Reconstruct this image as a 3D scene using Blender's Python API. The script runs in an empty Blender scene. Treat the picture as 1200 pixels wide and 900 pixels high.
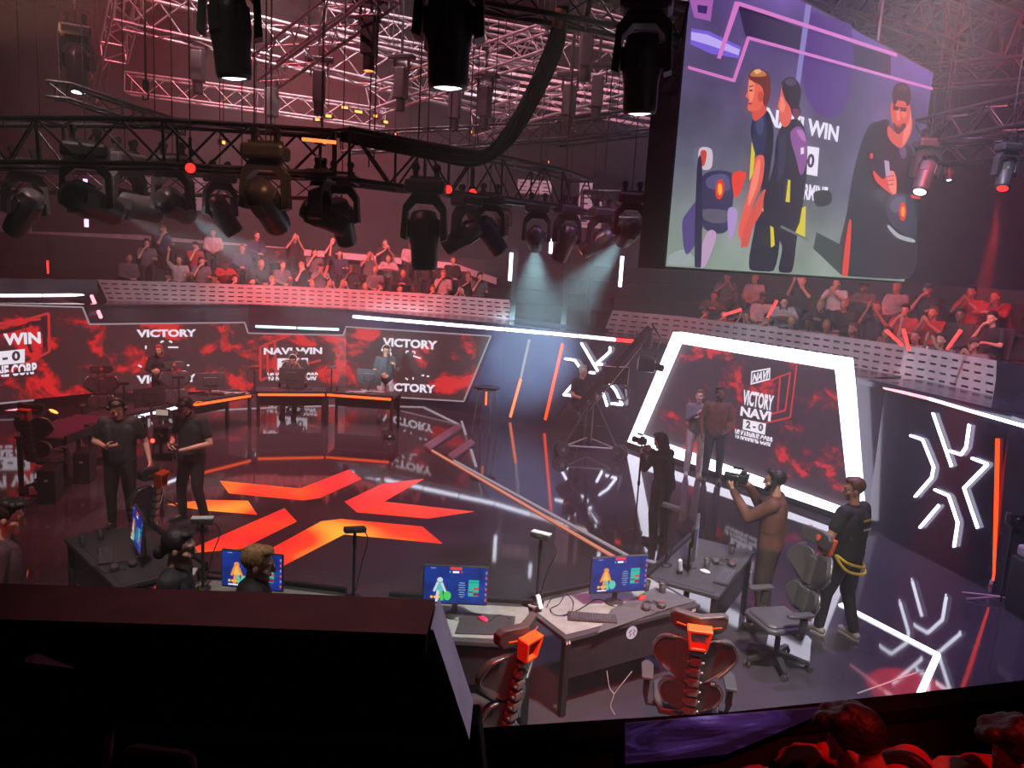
import bpy, bmesh, math, random
from mathutils import Vector, Matrix, Euler, Quaternion
random.seed(7)
PI = math.pi
SC = bpy.context.scene
COL = SC.collection
# ---------------------------------------------------------------- camera, exposure, haze, lamps
CAM_Z, FPX = 3.9, 890.0
PITCH, ROLL = math.radians(9.17), math.radians(3.3)
CAM = Vector((0, 0, CAM_Z))
RM = Matrix.Rotation(PI / 2 - PITCH, 3, 'X') @ Matrix.Rotation(ROLL, 3, 'Z')
cd = bpy.data.cameras.new('camera')
cd.sensor_width = 36.0
cd.lens = 36.0 * FPX / 1200.0
cd.clip_start = 0.05
cd.clip_end = 200
cam = bpy.data.objects.new('camera', cd)
COL.objects.link(cam)
cam.location = CAM
cam.rotation_euler = RM.to_euler()
SC.camera = cam
SC.view_settings.view_transform = 'Standard'
SC.view_settings.look = 'None'
SC.view_settings.gamma = 1.0
SC.view_settings.use_curve_mapping = False
SC.view_settings.exposure = 0.0
SC.cycles.max_bounces = 6
SC.cycles.diffuse_bounces = 2
SC.cycles.glossy_bounces = 4
SC.cycles.transmission_bounces = 3
SC.cycles.volume_bounces = 0
SC.cycles.transparent_max_bounces = 6
SC.cycles.sample_clamp_indirect = 4.0
SC.cycles.sample_clamp_direct = 12.0
W_ = bpy.data.worlds.new('hall_air'); SC.world = W_
W_.use_nodes = True
W_.node_tree.nodes['Background'].inputs[0].default_value = (0.10, 0.03, 0.06, 1)
W_.node_tree.nodes['Background'].inputs[1].default_value = 0.05

def spot(name, loc, target, col, watts, deg, blend=0.4, rad=0.05):
    l = bpy.data.lights.new(name, 'SPOT')
    l.energy = watts; l.color = col; l.spot_size = math.radians(deg); l.spot_blend = blend
    l.shadow_soft_size = rad
    o = bpy.data.objects.new(name, l); COL.objects.link(o)
    o.location = loc
    o.rotation_euler = (Vector(target) - Vector(loc)).to_track_quat('-Z', 'Y').to_euler()
    return o
def area(name, loc, target, col, watts, sx, sy):
    l = bpy.data.lights.new(name, 'AREA')
    l.shape = 'RECTANGLE'; l.size = sx; l.size_y = sy; l.energy = watts; l.color = col
    o = bpy.data.objects.new(name, l); COL.objects.link(o)
    o.location = loc
    o.rotation_euler = (Vector(target) - Vector(loc)).to_track_quat('-Z', 'Y').to_euler()
    return o
def haze_box():
    m = bpy.data.materials.new('stage_haze'); m.use_nodes = True; nt = m.node_tree; nt.nodes.clear()
    out = nt.nodes.new('ShaderNodeOutputMaterial'); vs = nt.nodes.new('ShaderNodeVolumeScatter')
    vs.inputs['Color'].default_value = (1, 1, 1, 1); vs.inputs['Density'].default_value = 0.012; vs.inputs['Anisotropy'].default_value = 0.25
    nt.links.new(vs.outputs[0], out.inputs['Volume'])
    me = bpy.data.meshes.new('stage_haze')
    x0, x1, y0, y1, z0, z1 = -16, 16, 3.1, 30, 0.07, 8.2
    vs_ = [(x, y, z) for z in (z0, z1) for x, y in ((x0, y0), (x1, y0), (x1, y1), (x0, y1))]
    me.from_pydata(vs_, [], [(3, 2, 1, 0), (4, 5, 6, 7), (0, 1, 5, 4), (1, 2, 6, 5), (2, 3, 7, 6), (3, 0, 4, 7)])
    me.materials.append(m)
    o = bpy.data.objects.new('stage_haze', me); COL.objects.link(o)
    o['label'] = 'thin smoke haze hanging in the air over the whole stage'; o['category'] = 'haze'; o['kind'] = 'stuff'
    return o
haze_box()
# stage washes without fixtures, several added only to brighten parts of the scene
spot('stage_wash_red', (-5, 12, 12.3), (-5, 14, 0), (1.0, 0.14, 0.17), 5200, 75, 0.9, 0.4)
spot('stage_wash_violet', (4.5, 9, 12.3), (3.8, 10, 0), (0.62, 0.42, 1.0), 4200, 62, 0.9, 0.4)
spot('truss_wash_pink', (-5, 5.5, 12.3), (-2.5, 13, 8.5), (1.0, 0.30, 0.38), 2600, 100, 0.9, 0.2)
spot('truss_wash_violet', (-2.0, 8.0, 12.3), (1.0, 14, 8.5), (1.0, 0.5, 0.62), 2600, 95, 0.9, 0.2)
spot('near_desk_wash', (2.4, 4.0, 6.3), (1.2, 6.6, 0.7), (1.0, 0.98, 0.92), 2600, 52, 0.8, 0.25)
spot('near_left_wash', (-2.5, 3.4, 9.5), (-3.1, 6.3, 0.9), (1.0, 0.85, 0.82), 1500, 30, 0.8, 0.25)
spot('red_chair_lamp', (0.2, 2.7, 4.6), (1.0, 5.7, 0.6), (1.0, 0.02, 0.015), 1100, 34, 0.8, 0.15)
spot('amber_jacket_lamp', (2.2, 3.4, 9.5), (3.0, 7.9, 1.3), (1.0, 0.68, 0.5), 1700, 15, 0.7, 0.15)
spot('red_sweater_lamp', (-3.0, 3.0, 3.3), (-4.0, 5.6, 1.1), (1.0, 0.08, 0.1), 60, 34, 0.8, 0.15)
spot('left_crew_wash', (-4.6, 6.2, 9.8), (-5.0, 10.4, 1.2), (1.0, 0.72, 0.68), 3200, 20, 0.8, 0.2)
spot('far_desk_wash', (-4.2, 10.5, 9.8), (-5.0, 16.6, 0.9), (1.0, 0.8, 0.75), 3000, 40, 0.8, 0.3)
spot('crane_fill', (2.0, 9.6, 9.8), (1.9, 15.2, 1.2), (0.75, 0.85, 1.0), 1300, 26, 0.8, 0.2)  # added to brighten the dark crane and its operator, no fixture
spot('presenter_wash', (3.2, 8.2, 9.8), (3.9, 14.3, 1.2), (0.95, 0.85, 0.9), 900, 14, 0.8, 0.2)
spot('left_crowd_red', (-4, 15, 9.8), (-5.5, 23.5, 2.8), (1.0, 0.02, 0.02), 8500, 50, 0.7, 0.2)
spot('left_crowd_red_side', (-9.5, 14, 9.8), (-3.5, 24, 2.8), (1.0, 0.08, 0.1), 2200, 50, 0.7, 0.2)
spot('right_crowd_red', (5.5, 8.5, 9.8), (8.0, 15.5, 2.8), (1.0, 0.03, 0.03), 3600, 62, 0.7, 0.2)
spot('rail_lamp', (1.5, 6.0, 9.8), (7.6, 14, 2.5), (0.88, 0.82, 0.95), 3200, 42, 0.7, 0.2)
spot('balustrade_wash', (-3, 9.5, 10.6), (-4.0, 21.0, 1.7), (1.0, 0.85, 0.92), 4200, 60, 0.7, 0.2)
spot('near_person_red', (1.9, 1.2, 5.4), (1.35, 2.1, 2.1), (1.0, 0.03, 0.03), 300, 34, 0.6, 0.1)
spot('ceiling_red', (3.5, 17, 7), (5.5, 20, 13), (1.0, 0.03, 0.03), 2600, 95, 0.8, 0.2)
spot('ceiling_red_right', (7, 9, 7), (11, 14, 13), (1.0, 0.03, 0.03), 1500, 85, 0.8, 0.2)
spot('hall_amber_beam', (-9.0, 7.4, 4.6), (-4.4, 9.6, 7.2), (1.0, 0.42, 0.24), 12000, 14, 0.6, 0.1)
spot('near_face_fill', (3.0, 9.5, 9.5), (-2.2, 5.2, 1.7), (1.0, 0.75, 0.72), 6500, 14, 0.7, 0.2)  # added to brighten the dark faces by the rail, no fixture
spot('back_wall_fill', (-5, 17, 11.5), (-8, 26, 5.2), (1.0, 0.6, 0.72), 1900, 84, 0.8, 0.2)  # added to make the pale slotted panels show, no fixture
spot('back_wall_fill_right', (2, 18, 11), (2.3, 26, 5.5), (1.0, 0.75, 0.85), 1600, 40, 0.8, 0.2)  # added for the right slotted panels, no fixture
spot('rail_end_fill', (3.5, 4.5, 8.5), (-0.2, 1.3, 3.0), (0.85, 0.72, 0.9), 650, 12, 0.7, 0.1)  # added to brighten the rail end and rail top, no fixture
spot('casing_amber_left', (-0.5, 5.2, 7.5), (-2.5, 7.6, 4.7), (1.0, 0.42, 0.2), 500, 13, 0.5, 0.05)
spot('casing_amber_right', (-0.5, 7.5, 8.0), (1.3, 10.3, 4.4), (1.0, 0.5, 0.25), 600, 13, 0.5, 0.05)

# ---------------------------------------------------------------- picture to place
def ray(px, py):
    return (RM @ Vector(((px - 600) / FPX, -(py - 450) / FPX, -1.0)))
def G(px, py, z=0.0):                      # point of a level plane
    r = ray(px, py); t = (z - CAM_Z) / r.z
    return CAM + r * t
def D(px, py, y):                          # point at a distance down the hall
    r = ray(px, py); return CAM + r * (y / r.y)
def W(px, py, A, B, off=0.0):              # point of the upright plane through A and B
    A = Vector((A[0], A[1], 0)); B = Vector((B[0], B[1], 0))
    n = Vector((-(B - A).y, (B - A).x, 0)).normalized()
    if n.dot(A - CAM) > 0: n = -n          # towards the camera
    A = A + n * off
    r = ray(px, py); t = (A - CAM).dot(n) / r.dot(n)
    return CAM + r * t
def FB(px, d):                             # floor point under a column of the picture at depth d
    r = ray(px, 400); p = CAM + r * (d / r.y)
    return Vector((p.x, d, 0))
# ---------------------------------------------------------------- materials
MATS = {}
def mat(name, col, rough=0.5, metal=0.0, emit=None, es=1.0, var=0.12, scale=14.0, bump=0.0, spec=None, coat=0.0):
    if name in MATS: return MATS[name]
    m = bpy.data.materials.new(name); m.use_nodes = True
    nt = m.node_tree; b = nt.nodes['Principled BSDF']
    tc = nt.nodes.new('ShaderNodeTexCoord'); nz = nt.nodes.new('ShaderNodeTexNoise')
    nz.inputs['Scale'].default_value = scale; nz.inputs['Detail'].default_value = 2
    nt.links.new(tc.outputs['Object'], nz.inputs['Vector'])
    rp = nt.nodes.new('ShaderNodeValToRGB')
    lo = [max(0, c * (1 - var)) for c in col]; hi = [min(1, c * (1 + var)) for c in col]
    rp.color_ramp.elements[0].position = 0.3; rp.color_ramp.elements[1].position = 0.7
    rp.color_ramp.elements[0].color = (*lo, 1); rp.color_ramp.elements[1].color = (*hi, 1)
    nt.links.new(nz.outputs['Fac'], rp.inputs['Fac'])
    nt.links.new(rp.outputs['Color'], b.inputs['Base Color'])
    b.inputs['Roughness'].default_value = rough; b.inputs['Metallic'].default_value = metal
    if spec is not None: b.inputs['Specular IOR Level'].default_value = spec
    if coat: b.inputs['Coat Weight'].default_value = coat
    if emit:
        b.inputs['Emission Color'].default_value = (*emit, 1); b.inputs['Emission Strength'].default_value = es
    if bump:
        bp = nt.nodes.new('ShaderNodeBump'); bp.inputs['Strength'].default_value = bump
        bp.inputs['Distance'].default_value = 0.01
        nt.links.new(nz.outputs['Fac'], bp.inputs['Height']); nt.links.new(bp.outputs['Normal'], b.inputs['Normal'])
    MATS[name] = m
    return m
def light_mat(name, col, s):
    if name in MATS: return MATS[name]
    m = bpy.data.materials.new(name); m.use_nodes = True
    nt = m.node_tree; b = nt.nodes['Principled BSDF']
    b.inputs['Base Color'].default_value = (0.02, 0.02, 0.02, 1)
    b.inputs['Emission Color'].default_value = (*col, 1); b.inputs['Emission Strength'].default_value = s
    MATS[name] = m; return m
# ---------------------------------------------------------------- mesh builder
class MB:
    def __init__(s): s.v = []; s.f = []; s.mi = []; s.sm = []
    def add(s, vs, fs, mi=0, smooth=False):
        k = len(s.v); s.v += [tuple(v) for v in vs]
        for f in fs: s.f.append([i + k for i in f]); s.mi.append(mi); s.sm.append(smooth)
    def box(s, c, d, R=None, mi=0, taper=1.0):
        x, y, z = d[0] / 2, d[1] / 2, d[2] / 2
        vs = [Vector((sx * x * (taper if sz > 0 else 1), sy * y * (taper if sz > 0 else 1), sz * z)) for sz in (-1, 1) for sx, sy in ((-1, -1), (1, -1), (1, 1), (-1, 1))]
        if R is not None: vs = [R @ v for v in vs]
        c = Vector(c)
        s.add([v + c for v in vs], [(3, 2, 1, 0), (4, 5, 6, 7), (0, 1, 5, 4), (1, 2, 6, 5), (2, 3, 7, 6), (3, 0, 4, 7)], mi)
        return s
    def rbox(s, c, d, r=0.01, R=None, mi=0):   # bevelled box
        bm = bmesh.new(); bmesh.ops.create_cube(bm, size=1)
        for v in bm.verts: v.co = Vector((v.co.x * d[0], v.co.y * d[1], v.co.z * d[2]))
        bmesh.ops.bevel(bm, geom=bm.edges[:], offset=min(r, min(d) * 0.45), segments=2, affect='EDGES', profile=0.5)
        s.bm(bm, c, R, mi); return s
    def bm(s, bm, c=(0, 0, 0), R=None, mi=0, smooth=False):
        bm.verts.index_update(); c = Vector(c)
        vs = [(R @ v.co if R is not None else v.co) + c for v in bm.verts]
        s.add(vs, [[v.index for v in f.verts] for f in bm.faces], mi, smooth); bm.free()
    def cyl(s, p, q, r, r2=None, n=10, mi=0, caps=True, smooth=True):
        p = Vector(p); q = Vector(q); r2 = r if r2 is None else r2
        d = (q - p)
        if d.length < 1e-6: return s
        z = d.normalized(); x = z.orthogonal().normalized(); y = z.cross(x)
        vs = []
        for c, rr in ((p, r), (q, r2)):
            for i in range(n):
                a = 2 * PI * i / n; vs.append(c + x * rr * math.cos(a) + y * rr * math.sin(a))
        s.add(vs, [(i, (i + 1) % n, n + (i + 1) % n, n + i) for i in range(n)], mi, smooth)
        if caps: s.add(vs, [list(range(n))[::-1], list(range(n, 2 * n))], mi)
        return s
    def tube(s, pts, r, n=6, mi=0):
        pts = [Vector(p) for p in pts]; k = len(pts); vs = []; up = None
        for i, p in enumerate(pts):
            t = (pts[min(i + 1, k - 1)] - pts[max(i - 1, 0)]).normalized()
            if up is None: up = t.orthogonal().normalized()
            x = (up - t * up.dot(t)); x = x.normalized() if x.length > 1e-5 else t.orthogonal().normalized(); up = x; y = t.cross(x)
            for j in range(n):
                a = 2 * PI * j / n; vs.append(p + x * r * math.cos(a) + y * r * math.sin(a))
        fs = [(i * n + j, i * n + (j + 1) % n, (i + 1) * n + (j + 1) % n, (i + 1) * n + j) for i in range(k - 1) for j in range(n)]
        s.add(vs, fs, mi, True); s.add(vs, [list(range(n))[::-1], list(range((k - 1) * n, k * n))], mi)
        return s
    def ell(s, c, r, R=None, n=12, m=8, mi=0):
        vs = []; c = Vector(c)
        for i in range(m + 1):
            th = PI * i / m
            for j in range(n):
                ph = 2 * PI * j / n
                v = Vector((r[0] * math.sin(th) * math.cos(ph), r[1] * math.sin(th) * math.sin(ph), r[2] * math.cos(th)))
                vs.append((R @ v if R is not None else v) + c)
        s.add(vs, [(i * n + j, (i + 1) * n + j, (i + 1) * n + (j + 1) % n, i * n + (j + 1) % n) for i in range(m) for j in range(n)], mi, True)
        return s
    def lathe(s, c, prof, n=16, R=None, mi=0):   # profile (radius, z)
        c = Vector(c); vs = []
        for r, z in prof:
            for j in range(n):
                a = 2 * PI * j / n; v = Vector((r * math.cos(a), r * math.sin(a), z)); vs.append((R @ v if R is not None else v) + c)
        k = len(prof)
        s.add(vs, [(i * n + j, i * n + (j + 1) % n, (i + 1) * n + (j + 1) % n, (i + 1) * n + j) for i in range(k - 1) for j in range(n)], mi, True)
        s.add(vs, [list(range(n))[::-1], list(range((k - 1) * n, k * n))], mi)
        return s
    def prism(s, poly, h, R=None, c=(0, 0, 0), mi=0):   # outline in xy, thickness h along z (centred)
        c = Vector(c); n = len(poly); vs = []
        for z in (-h / 2, h / 2):
            for x, y in poly:
                v = Vector((x, y, z)); vs.append((R @ v if R is not None else v) + c)
        s.add(vs, [list(range(n))[::-1], list(range(n, 2 * n))] + [(i, (i + 1) % n, n + (i + 1) % n, n + i) for i in range(n)], mi)
        return s
    def poly3(s, pts, thick, mi=0):              # slab behind a planar outline of 3-D points, thick = vector
        n = len(pts); t = Vector(thick); vs = [Vector(p) for p in pts] + [Vector(p) + t for p in pts]
        s.add(vs, [list(range(n)), list(range(n, 2 * n))[::-1]] + [(i, (i + 1) % n, n + (i + 1) % n, n + i) for i in range(n)], mi)
        return s
    def mesh(s, name, mats):
        me = bpy.data.meshes.new(name); me.from_pydata(s.v, [], s.f)
        for m in (mats if isinstance(mats, (list, tuple)) else [mats]): me.materials.append(m)
        me.polygons.foreach_set('material_index', s.mi); me.polygons.foreach_set('use_smooth', s.sm)
        bm = bmesh.new(); bm.from_mesh(me); bmesh.ops.recalc_face_normals(bm, faces=bm.faces); bm.to_mesh(me); bm.free()
        me.update(); return me
    def build(s, name, mats, parent=None, label=None, cat=None, group=None, kind=None):
        o = bpy.data.objects.new(name, s.mesh(name, mats)); COL.objects.link(o)
        if parent: o.parent = parent
        tag(o, label, cat, group, kind); return o
def tag(o, label=None, cat=None, group=None, kind=None):
    if label: o['label'] = label
    if cat: o['category'] = cat
    if group: o['group'] = group
    if kind: o['kind'] = kind
    return o
def thing(name, label, cat, loc=(0, 0, 0), rz=0.0, group=None):
    o = bpy.data.objects.new(name, None); COL.objects.link(o); o.empty_display_size = 0.1
    o.location = loc; o.rotation_euler = (0, 0, rz); tag(o, label, cat, group); return o
def kids(o): return [c for c in COL.objects if c.parent == o]
KIDS = {}
def copy_tree(o, loc=None, rz=None, label=None, rot=None):
    if o.name not in KIDS:
        allo = list(COL.objects)
        KIDS[o.name] = [(c, [g for g in allo if g.parent == c]) for c in allo if c.parent == o]
    r = o.copy(); COL.objects.link(r)
    for c, gs in KIDS[o.name]:
        d = c.copy(); COL.objects.link(d); d.parent = r
        for g in gs:
            e = g.copy(); COL.objects.link(e); e.parent = d
    if loc is not None: r.location = loc
    if rz is not None: r.rotation_euler = (0, 0, rz)
    if rot is not None: r.rotation_euler = rot
    if label: r['label'] = label
    return r
def rot_to(d, up=(0, 0, 1)):                 # local -Z axis points along d (like a lamp)
    return Vector(d).to_track_quat('-Z', 'Y').to_matrix()
def Rz(a): return Matrix.Rotation(a, 3, 'Z')
def Rx(a): return Matrix.Rotation(a, 3, 'X')
def Ry(a): return Matrix.Rotation(a, 3, 'Y')
def text_fit(txt, PL, PR, height, name, material, parent, off=0.012, depth=0.004, shear=0.0, bold=0.03, fwd=None, mirror=False):
    """flat lettering with its baseline from PL to PR, standing upright, height tall"""
    cu = bpy.data.curves.new('t', 'FONT'); cu.body = txt; cu.offset = bold; cu.shear = shear; cu.resolution_u = 3
    cu.extrude = 0.0
    to = bpy.data.objects.new('t', cu); COL.objects.link(to)
    bpy.context.view_layer.update()
    dg = bpy.context.evaluated_depsgraph_get()
    me = bpy.data.meshes.new_from_object(to.evaluated_get(dg))
    bpy.data.objects.remove(to); bpy.data.curves.remove(cu)
    xs = [v.co.x for v in me.vertices]; ys = [v.co.y for v in me.vertices]
    x0, x1, y0, y1 = min(xs), max(xs), min(ys), max(ys)
    PL = Vector(PL); PR = Vector(PR); d = PR - PL
    n = Vector((d.y, -d.x, 0)).normalized()
    if fwd is not None: n = Vector(fwd).normalized()
    up = Vector((0, 0, 1)) if fwd is None else n.cross(d).normalized()
    if up.z < 0: up = -up
    for v in me.vertices:
        u = (v.co.x - x0) / (x1 - x0); w = (v.co.y - y0) / (y1 - y0)
        v.co = PL + d * u + up * (height * w) + n * off
    me.materials.clear(); me.materials.append(material)
    me.name = name
    o = bpy.data.objects.new(name, me); COL.objects.link(o)
    if parent: o.parent = parent
    return o

# ================================================================ the setting
M = {}
M['floor'] = mat('black_gloss_floor', (0.060, 0.050, 0.064), 0.05, spec=0.7, var=0.15, scale=1.2)
M['black'] = mat('black_paint', (0.018, 0.016, 0.018), 0.5)
M['blackg'] = mat('black_gloss', (0.02, 0.018, 0.022), 0.18)
M['wallgloss'] = mat('dark_gloss_panel', (0.03, 0.024, 0.042), 0.14, spec=0.6, scale=2)
M['darkgrey'] = mat('dark_grey_metal', (0.07, 0.065, 0.07), 0.4, 0.5)
M['alu'] = mat('aluminium', (0.55, 0.5, 0.52), 0.35, 0.75)
M['blacktruss'] = mat('black_truss_metal', (0.04, 0.035, 0.038), 0.35, 0.6)
M['perf'] = mat('pale_perforated_sheet', (0.50, 0.46, 0.48), 0.5, scale=3)
M['roof'] = mat('dark_ceiling', (0.035, 0.025, 0.028), 0.85, scale=0.6, var=0.35)
M['riser'] = mat('stand_floor', (0.03, 0.025, 0.03), 0.7)
M['seat'] = mat('dark_seat_cloth', (0.035, 0.02, 0.025), 0.8)
M['trim'] = mat('dull_trim', (0.16, 0.13, 0.13), 0.3, 0.6)
M['white_l'] = light_mat('white_led', (0.80, 0.82, 1.0), 5.0)
M['whitew_l'] = light_mat('warm_white_led', (1.0, 0.82, 0.86), 3.0)
M['cyan_l'] = light_mat('cyan_white_led', (0.62, 0.93, 1.0), 2.6)
M['frame_l'] = light_mat('frame_white_led', (0.86, 0.84, 1.0), 3.6)
M['red_l'] = light_mat('red_led', (1.0, 0.03, 0.03), 3.0)
M['pink_l'] = light_mat('pink_led', (1.0, 0.35, 0.42), 2.2)
M['orange_l'] = light_mat('orange_led', (1.0, 0.05, 0.004), 2.4)
M['amber_l'] = light_mat('amber_led', (1.0, 0.2, 0.05), 2.0)
M['dimorange_l'] = light_mat('dim_orange_led', (0.8, 0.26, 0.16), 0.9)
M['dimwhite_l'] = light_mat('dim_white_led', (0.55, 0.45, 0.52), 0.6)
M['text_l'] = light_mat('screen_white', (0.93, 0.86, 0.97), 1.0)
M['textdark'] = light_mat('screen_dark', (0.05, 0.035, 0.05), 1.0)
M['outl_l'] = light_mat('screen_red_line', (0.6, 0.03, 0.03), 1.0)
M['outld_l'] = light_mat('screen_dark_line', (0.035, 0.01, 0.015), 1.0)
def cloud_mat(name, c0, c1, c2, scale, lo, hi, stretch=(1, 1, 1.4), s=1.0, dist=0.9):
    m = bpy.data.materials.new(name); m.use_nodes = True; nt = m.node_tree; b = nt.nodes['Principled BSDF']
    b.inputs['Base Color'].default_value = (0.01, 0.01, 0.01, 1); b.inputs['Roughness'].default_value = 0.5
    tc = nt.nodes.new('ShaderNodeTexCoord'); mp = nt.nodes.new('ShaderNodeMapping'); nz = nt.nodes.new('ShaderNodeTexNoise')
    mp.inputs['Scale'].default_value = stretch; mp.inputs['Rotation'].default_value = (0, 0.5, 0)
    nt.links.new(tc.outputs['Object'], mp.inputs[0]); nt.links.new(mp.outputs[0], nz.inputs['Vector'])
    nz.inputs['Scale'].default_value = scale; nz.inputs['Detail'].default_value = 8; nz.inputs['Roughness'].default_value = 0.62
    nz.inputs['Distortion'].default_value = dist
    rp = nt.nodes.new('ShaderNodeValToRGB'); e = rp.color_ramp.elements
    e[0].position = lo; e[0].color = (*c0, 1); e[1].position = hi; e[1].color = (*c2, 1)
    k = rp.color_ramp.elements.new((lo + hi) / 2); k.color = (*c1, 1)
    nt.links.new(nz.outputs['Fac'], rp.inputs[0]); nt.links.new(rp.outputs[0], b.inputs['Emission Color'])
    b.inputs['Emission Strength'].default_value = s
    return m
M['cloud'] = cloud_mat('red_cloud_screen', (0.055, 0.017, 0.020), (0.30, 0.014, 0.017), (0.72, 0.018, 0.019), 1.05, 0.515, 0.60, dist=0.35)
M['cloud2'] = cloud_mat('dim_red_cloud_screen', (0.045, 0.018, 0.034), (0.13, 0.014, 0.03), (0.62, 0.018, 0.028), 1.5, 0.53, 0.63, dist=0.3)
M['purple'] = cloud_mat('purple_cloud_screen', (0.008, 0.003, 0.014), (0.045, 0.018, 0.10), (0.30, 0.20, 0.55), 2.6, 0.48, 0.74, (0.5, 2.0, 3.0))

def slab(name, pts, z0, z1, material, kind='structure', thick=0.12, **k):
    """upright wall along a floor polyline"""
    mb = MB(); pts = [Vector((p[0], p[1], 0)) for p in pts]
    for a, b in zip(pts, pts[1:]):
        n = Vector((-(b - a).y, (b - a).x, 0)).normalized()
        if n.dot(a - CAM) < 0: n = -n
        mb.poly3([a + Vector((0, 0, z0)), b + Vector((0, 0, z0)), b + Vector((0, 0, z1)), a + Vector((0, 0, z1))], n * thick)
    return mb.build(name, material, kind=kind, **k)

# hall shell
mb = MB(); mb.box((0, 13, -0.1), (44, 40, 0.2)); mb.build('floor', M['floor'], kind='structure')
mb = MB(); mb.box((0, 13, 13.1), (44, 40, 0.2))
for i in range(-7, 8): mb.box((i * 3.0, 13, 12.93), (0.12, 40, 0.16))
for j in range(0, 11): mb.box((0, -6 + j * 3.8, 12.93), (44, 0.10, 0.12))
mb.build('ceiling', M['roof'], kind='structure')
M['hallwall'] = mat('hall_wall', (0.06, 0.04, 0.055), 0.8, scale=0.7, var=0.3)
for nm, c, d in (('wall_left', (-22, 13, 6.5), (0.2, 40, 13)), ('wall_right', (22, 13, 6.5), (0.2, 40, 13)), ('wall_back', (0, 33, 6.5), (44, 0.2, 13)), ('wall_front', (0, -7, 6.5), (44, 0.2, 13))):
    mb = MB(); mb.box(c, d); mb.build(nm, M['hallwall'], kind='structure')

# arena rim
RIM = [FB(-260, 11.8), FB(-120, 15.4), FB(105, 17.5), FB(291, 20.4), FB(405, 20.7), FB(590, 18.75), FB(737, 16.9), FB(1010, 12.25), FB(1045, 11.75), FB(1200, 9.55), FB(1360, 7.6), Vector((7.2, 5.0, 0)), Vector((7.0, 3.6, 0))]
RIMB = [p.copy() for p in RIM]
slab('trim_1', RIM, 0, 2.36, M['wallgloss'], thick=0.3)
# plinth below the screens
M['plinth'] = mat('plinth_black', (0.02, 0.017, 0.022), 0.25)

def offset_path(pts, o):
    out = []
    for i, p in enumerate(pts):
        a = pts[max(i - 1, 0)]; b = pts[min(i + 1, len(pts) - 1)]
        t = (b - a); n = Vector((-t.y, t.x, 0)).normalized()
        out.append(Vector((p[0], p[1], 0)) + n * o)
    return out
BL = [G(x, y, 2.85) for x, y in ((-330, 332), (-150, 328), (0, 327), (114, 328), (220, 331.5), (330, 335.5), (430, 340.5), (520, 346), (597, 352))]
BR = [G(x, y, 2.85) for x, y in ((718, 364), (800, 371.5), (900, 383.5), (1000, 397), (1090, 410), (1168, 423.5), (1260, 443), (1400, 480))]
for q in (BL, BR):
    for p in q: p.z = 0
FULL = BL + [FB(650, 19.2)] + BR
def strip_path(name, lo, hi, z, za, pts, material, **k):
    a = offset_path(pts, lo); b = offset_path(pts, hi); mb = MB()
    for i in range(len(pts) - 1):
        mb.poly3([a[i] + Vector((0, 0, z)), a[i + 1] + Vector((0, 0, z)), b[i + 1] + Vector((0, 0, z)), b[i] + Vector((0, 0, z))], (0, 0, -za))
    return mb.build(name, material, kind='structure', **k)
for k in range(6):
    strip_path('trim_%d' % (2 + k), 0.15 + 0.85 * k, 1.05 + 0.85 * k if k < 5 else 11, 1.80 + 0.42 * k, 0.42 if k else 0.4, FULL, M['riser'])

def perforated(name, P, Q, z0, z1, rows, label, skL=0.0, skR=0.0, pitch=0.24):
    """upright sheet from P to Q with rows of real slots"""
    mb = MB(); d = (Q - P); L = d.length; d = d / L; n = max(1, round(L / pitch)); w = L / n
    h = (z1 - z0); rh = h * 0.86 / rows; zb = z0 + h * 0.07
    xs = [];
    def pt(u, z):
        f = (z - z0) / h
        s0 = skL * (1 - f); s1 = skR * (1 - f)      # slanted ends
        uu = s0 + u * (L + s1 - s0) / L
        return P + d * uu + Vector((0, 0, z))
    mb.add([pt(0, z0), pt(L, z0), pt(L, zb), pt(0, zb)], [(0, 1, 2, 3)])
    mb.add([pt(0, z1 - h * 0.07), pt(L, z1 - h * 0.07), pt(L, z1), pt(0, z1)], [(0, 1, 2, 3)])
    for r in range(rows):
        for c in range(n):
            u0, u1 = c * w, (c + 1) * w; za, zc = zb + r * rh, zb + (r + 1) * rh
            a0, a1 = u0 + w * 0.2, u1 - w * 0.2; b0, b1 = za + rh * 0.36, zc - rh * 0.36
            vs = [pt(u0, za), pt(u1, za), pt(u1, zc), pt(u0, zc), pt(a0, b0), pt(a1, b0), pt(a1, b1), pt(a0, b1)]
            mb.add(vs, [(0, 1, 5, 4), (1, 2, 6, 5), (2, 3, 7, 6), (3, 0, 4, 7)])
    return mb
def balustrade(pts, z0, z1, rows, label, skL=0, skR=0):
    mb = MB()
    for i, (a, b) in enumerate(zip(pts, pts[1:])):
        q = perforated('', Vector(a), Vector(b), z0, z1, rows, '', skL if i == 0 else 0, skR if i == len(pts) - 2 else 0)
        mb.add(q.v, q.f)
    t = thing('balustrade', label, 'balustrade', pts[0])
    o = mb.build('perforated_sheet', M['perf'], t); o.location = -Vector(pts[0])
    md = o.modifiers.new('s', 'SOLIDIFY'); md.thickness = 0.02; md.offset = 0
    b2 = MB(); q = offset_path(pts, 0.14)
    for a, b in zip(q, q[1:]):
        b2.poly3([a + Vector((0, 0, z0)), b + Vector((0, 0, z0)), b + Vector((0, 0, z1 - 0.03)), a + Vector((0, 0, z1 - 0.03))], offset_path([a, b], 0.05)[0] - a)
    o = b2.build('backing_board', M['black'], t); o.location = -Vector(pts[0])
    return t
balustrade(BL[3:], 2.31, 2.86, 4, 'long pale grey balustrade of slotted sheet below the crowd on the left', 0.22, 0.16)
balustrade(BR[:6], 2.28, 2.86, 4, 'grey balustrade of slotted sheet below the crowd on the right, above the white frame', -0.2, 0.1)
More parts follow.
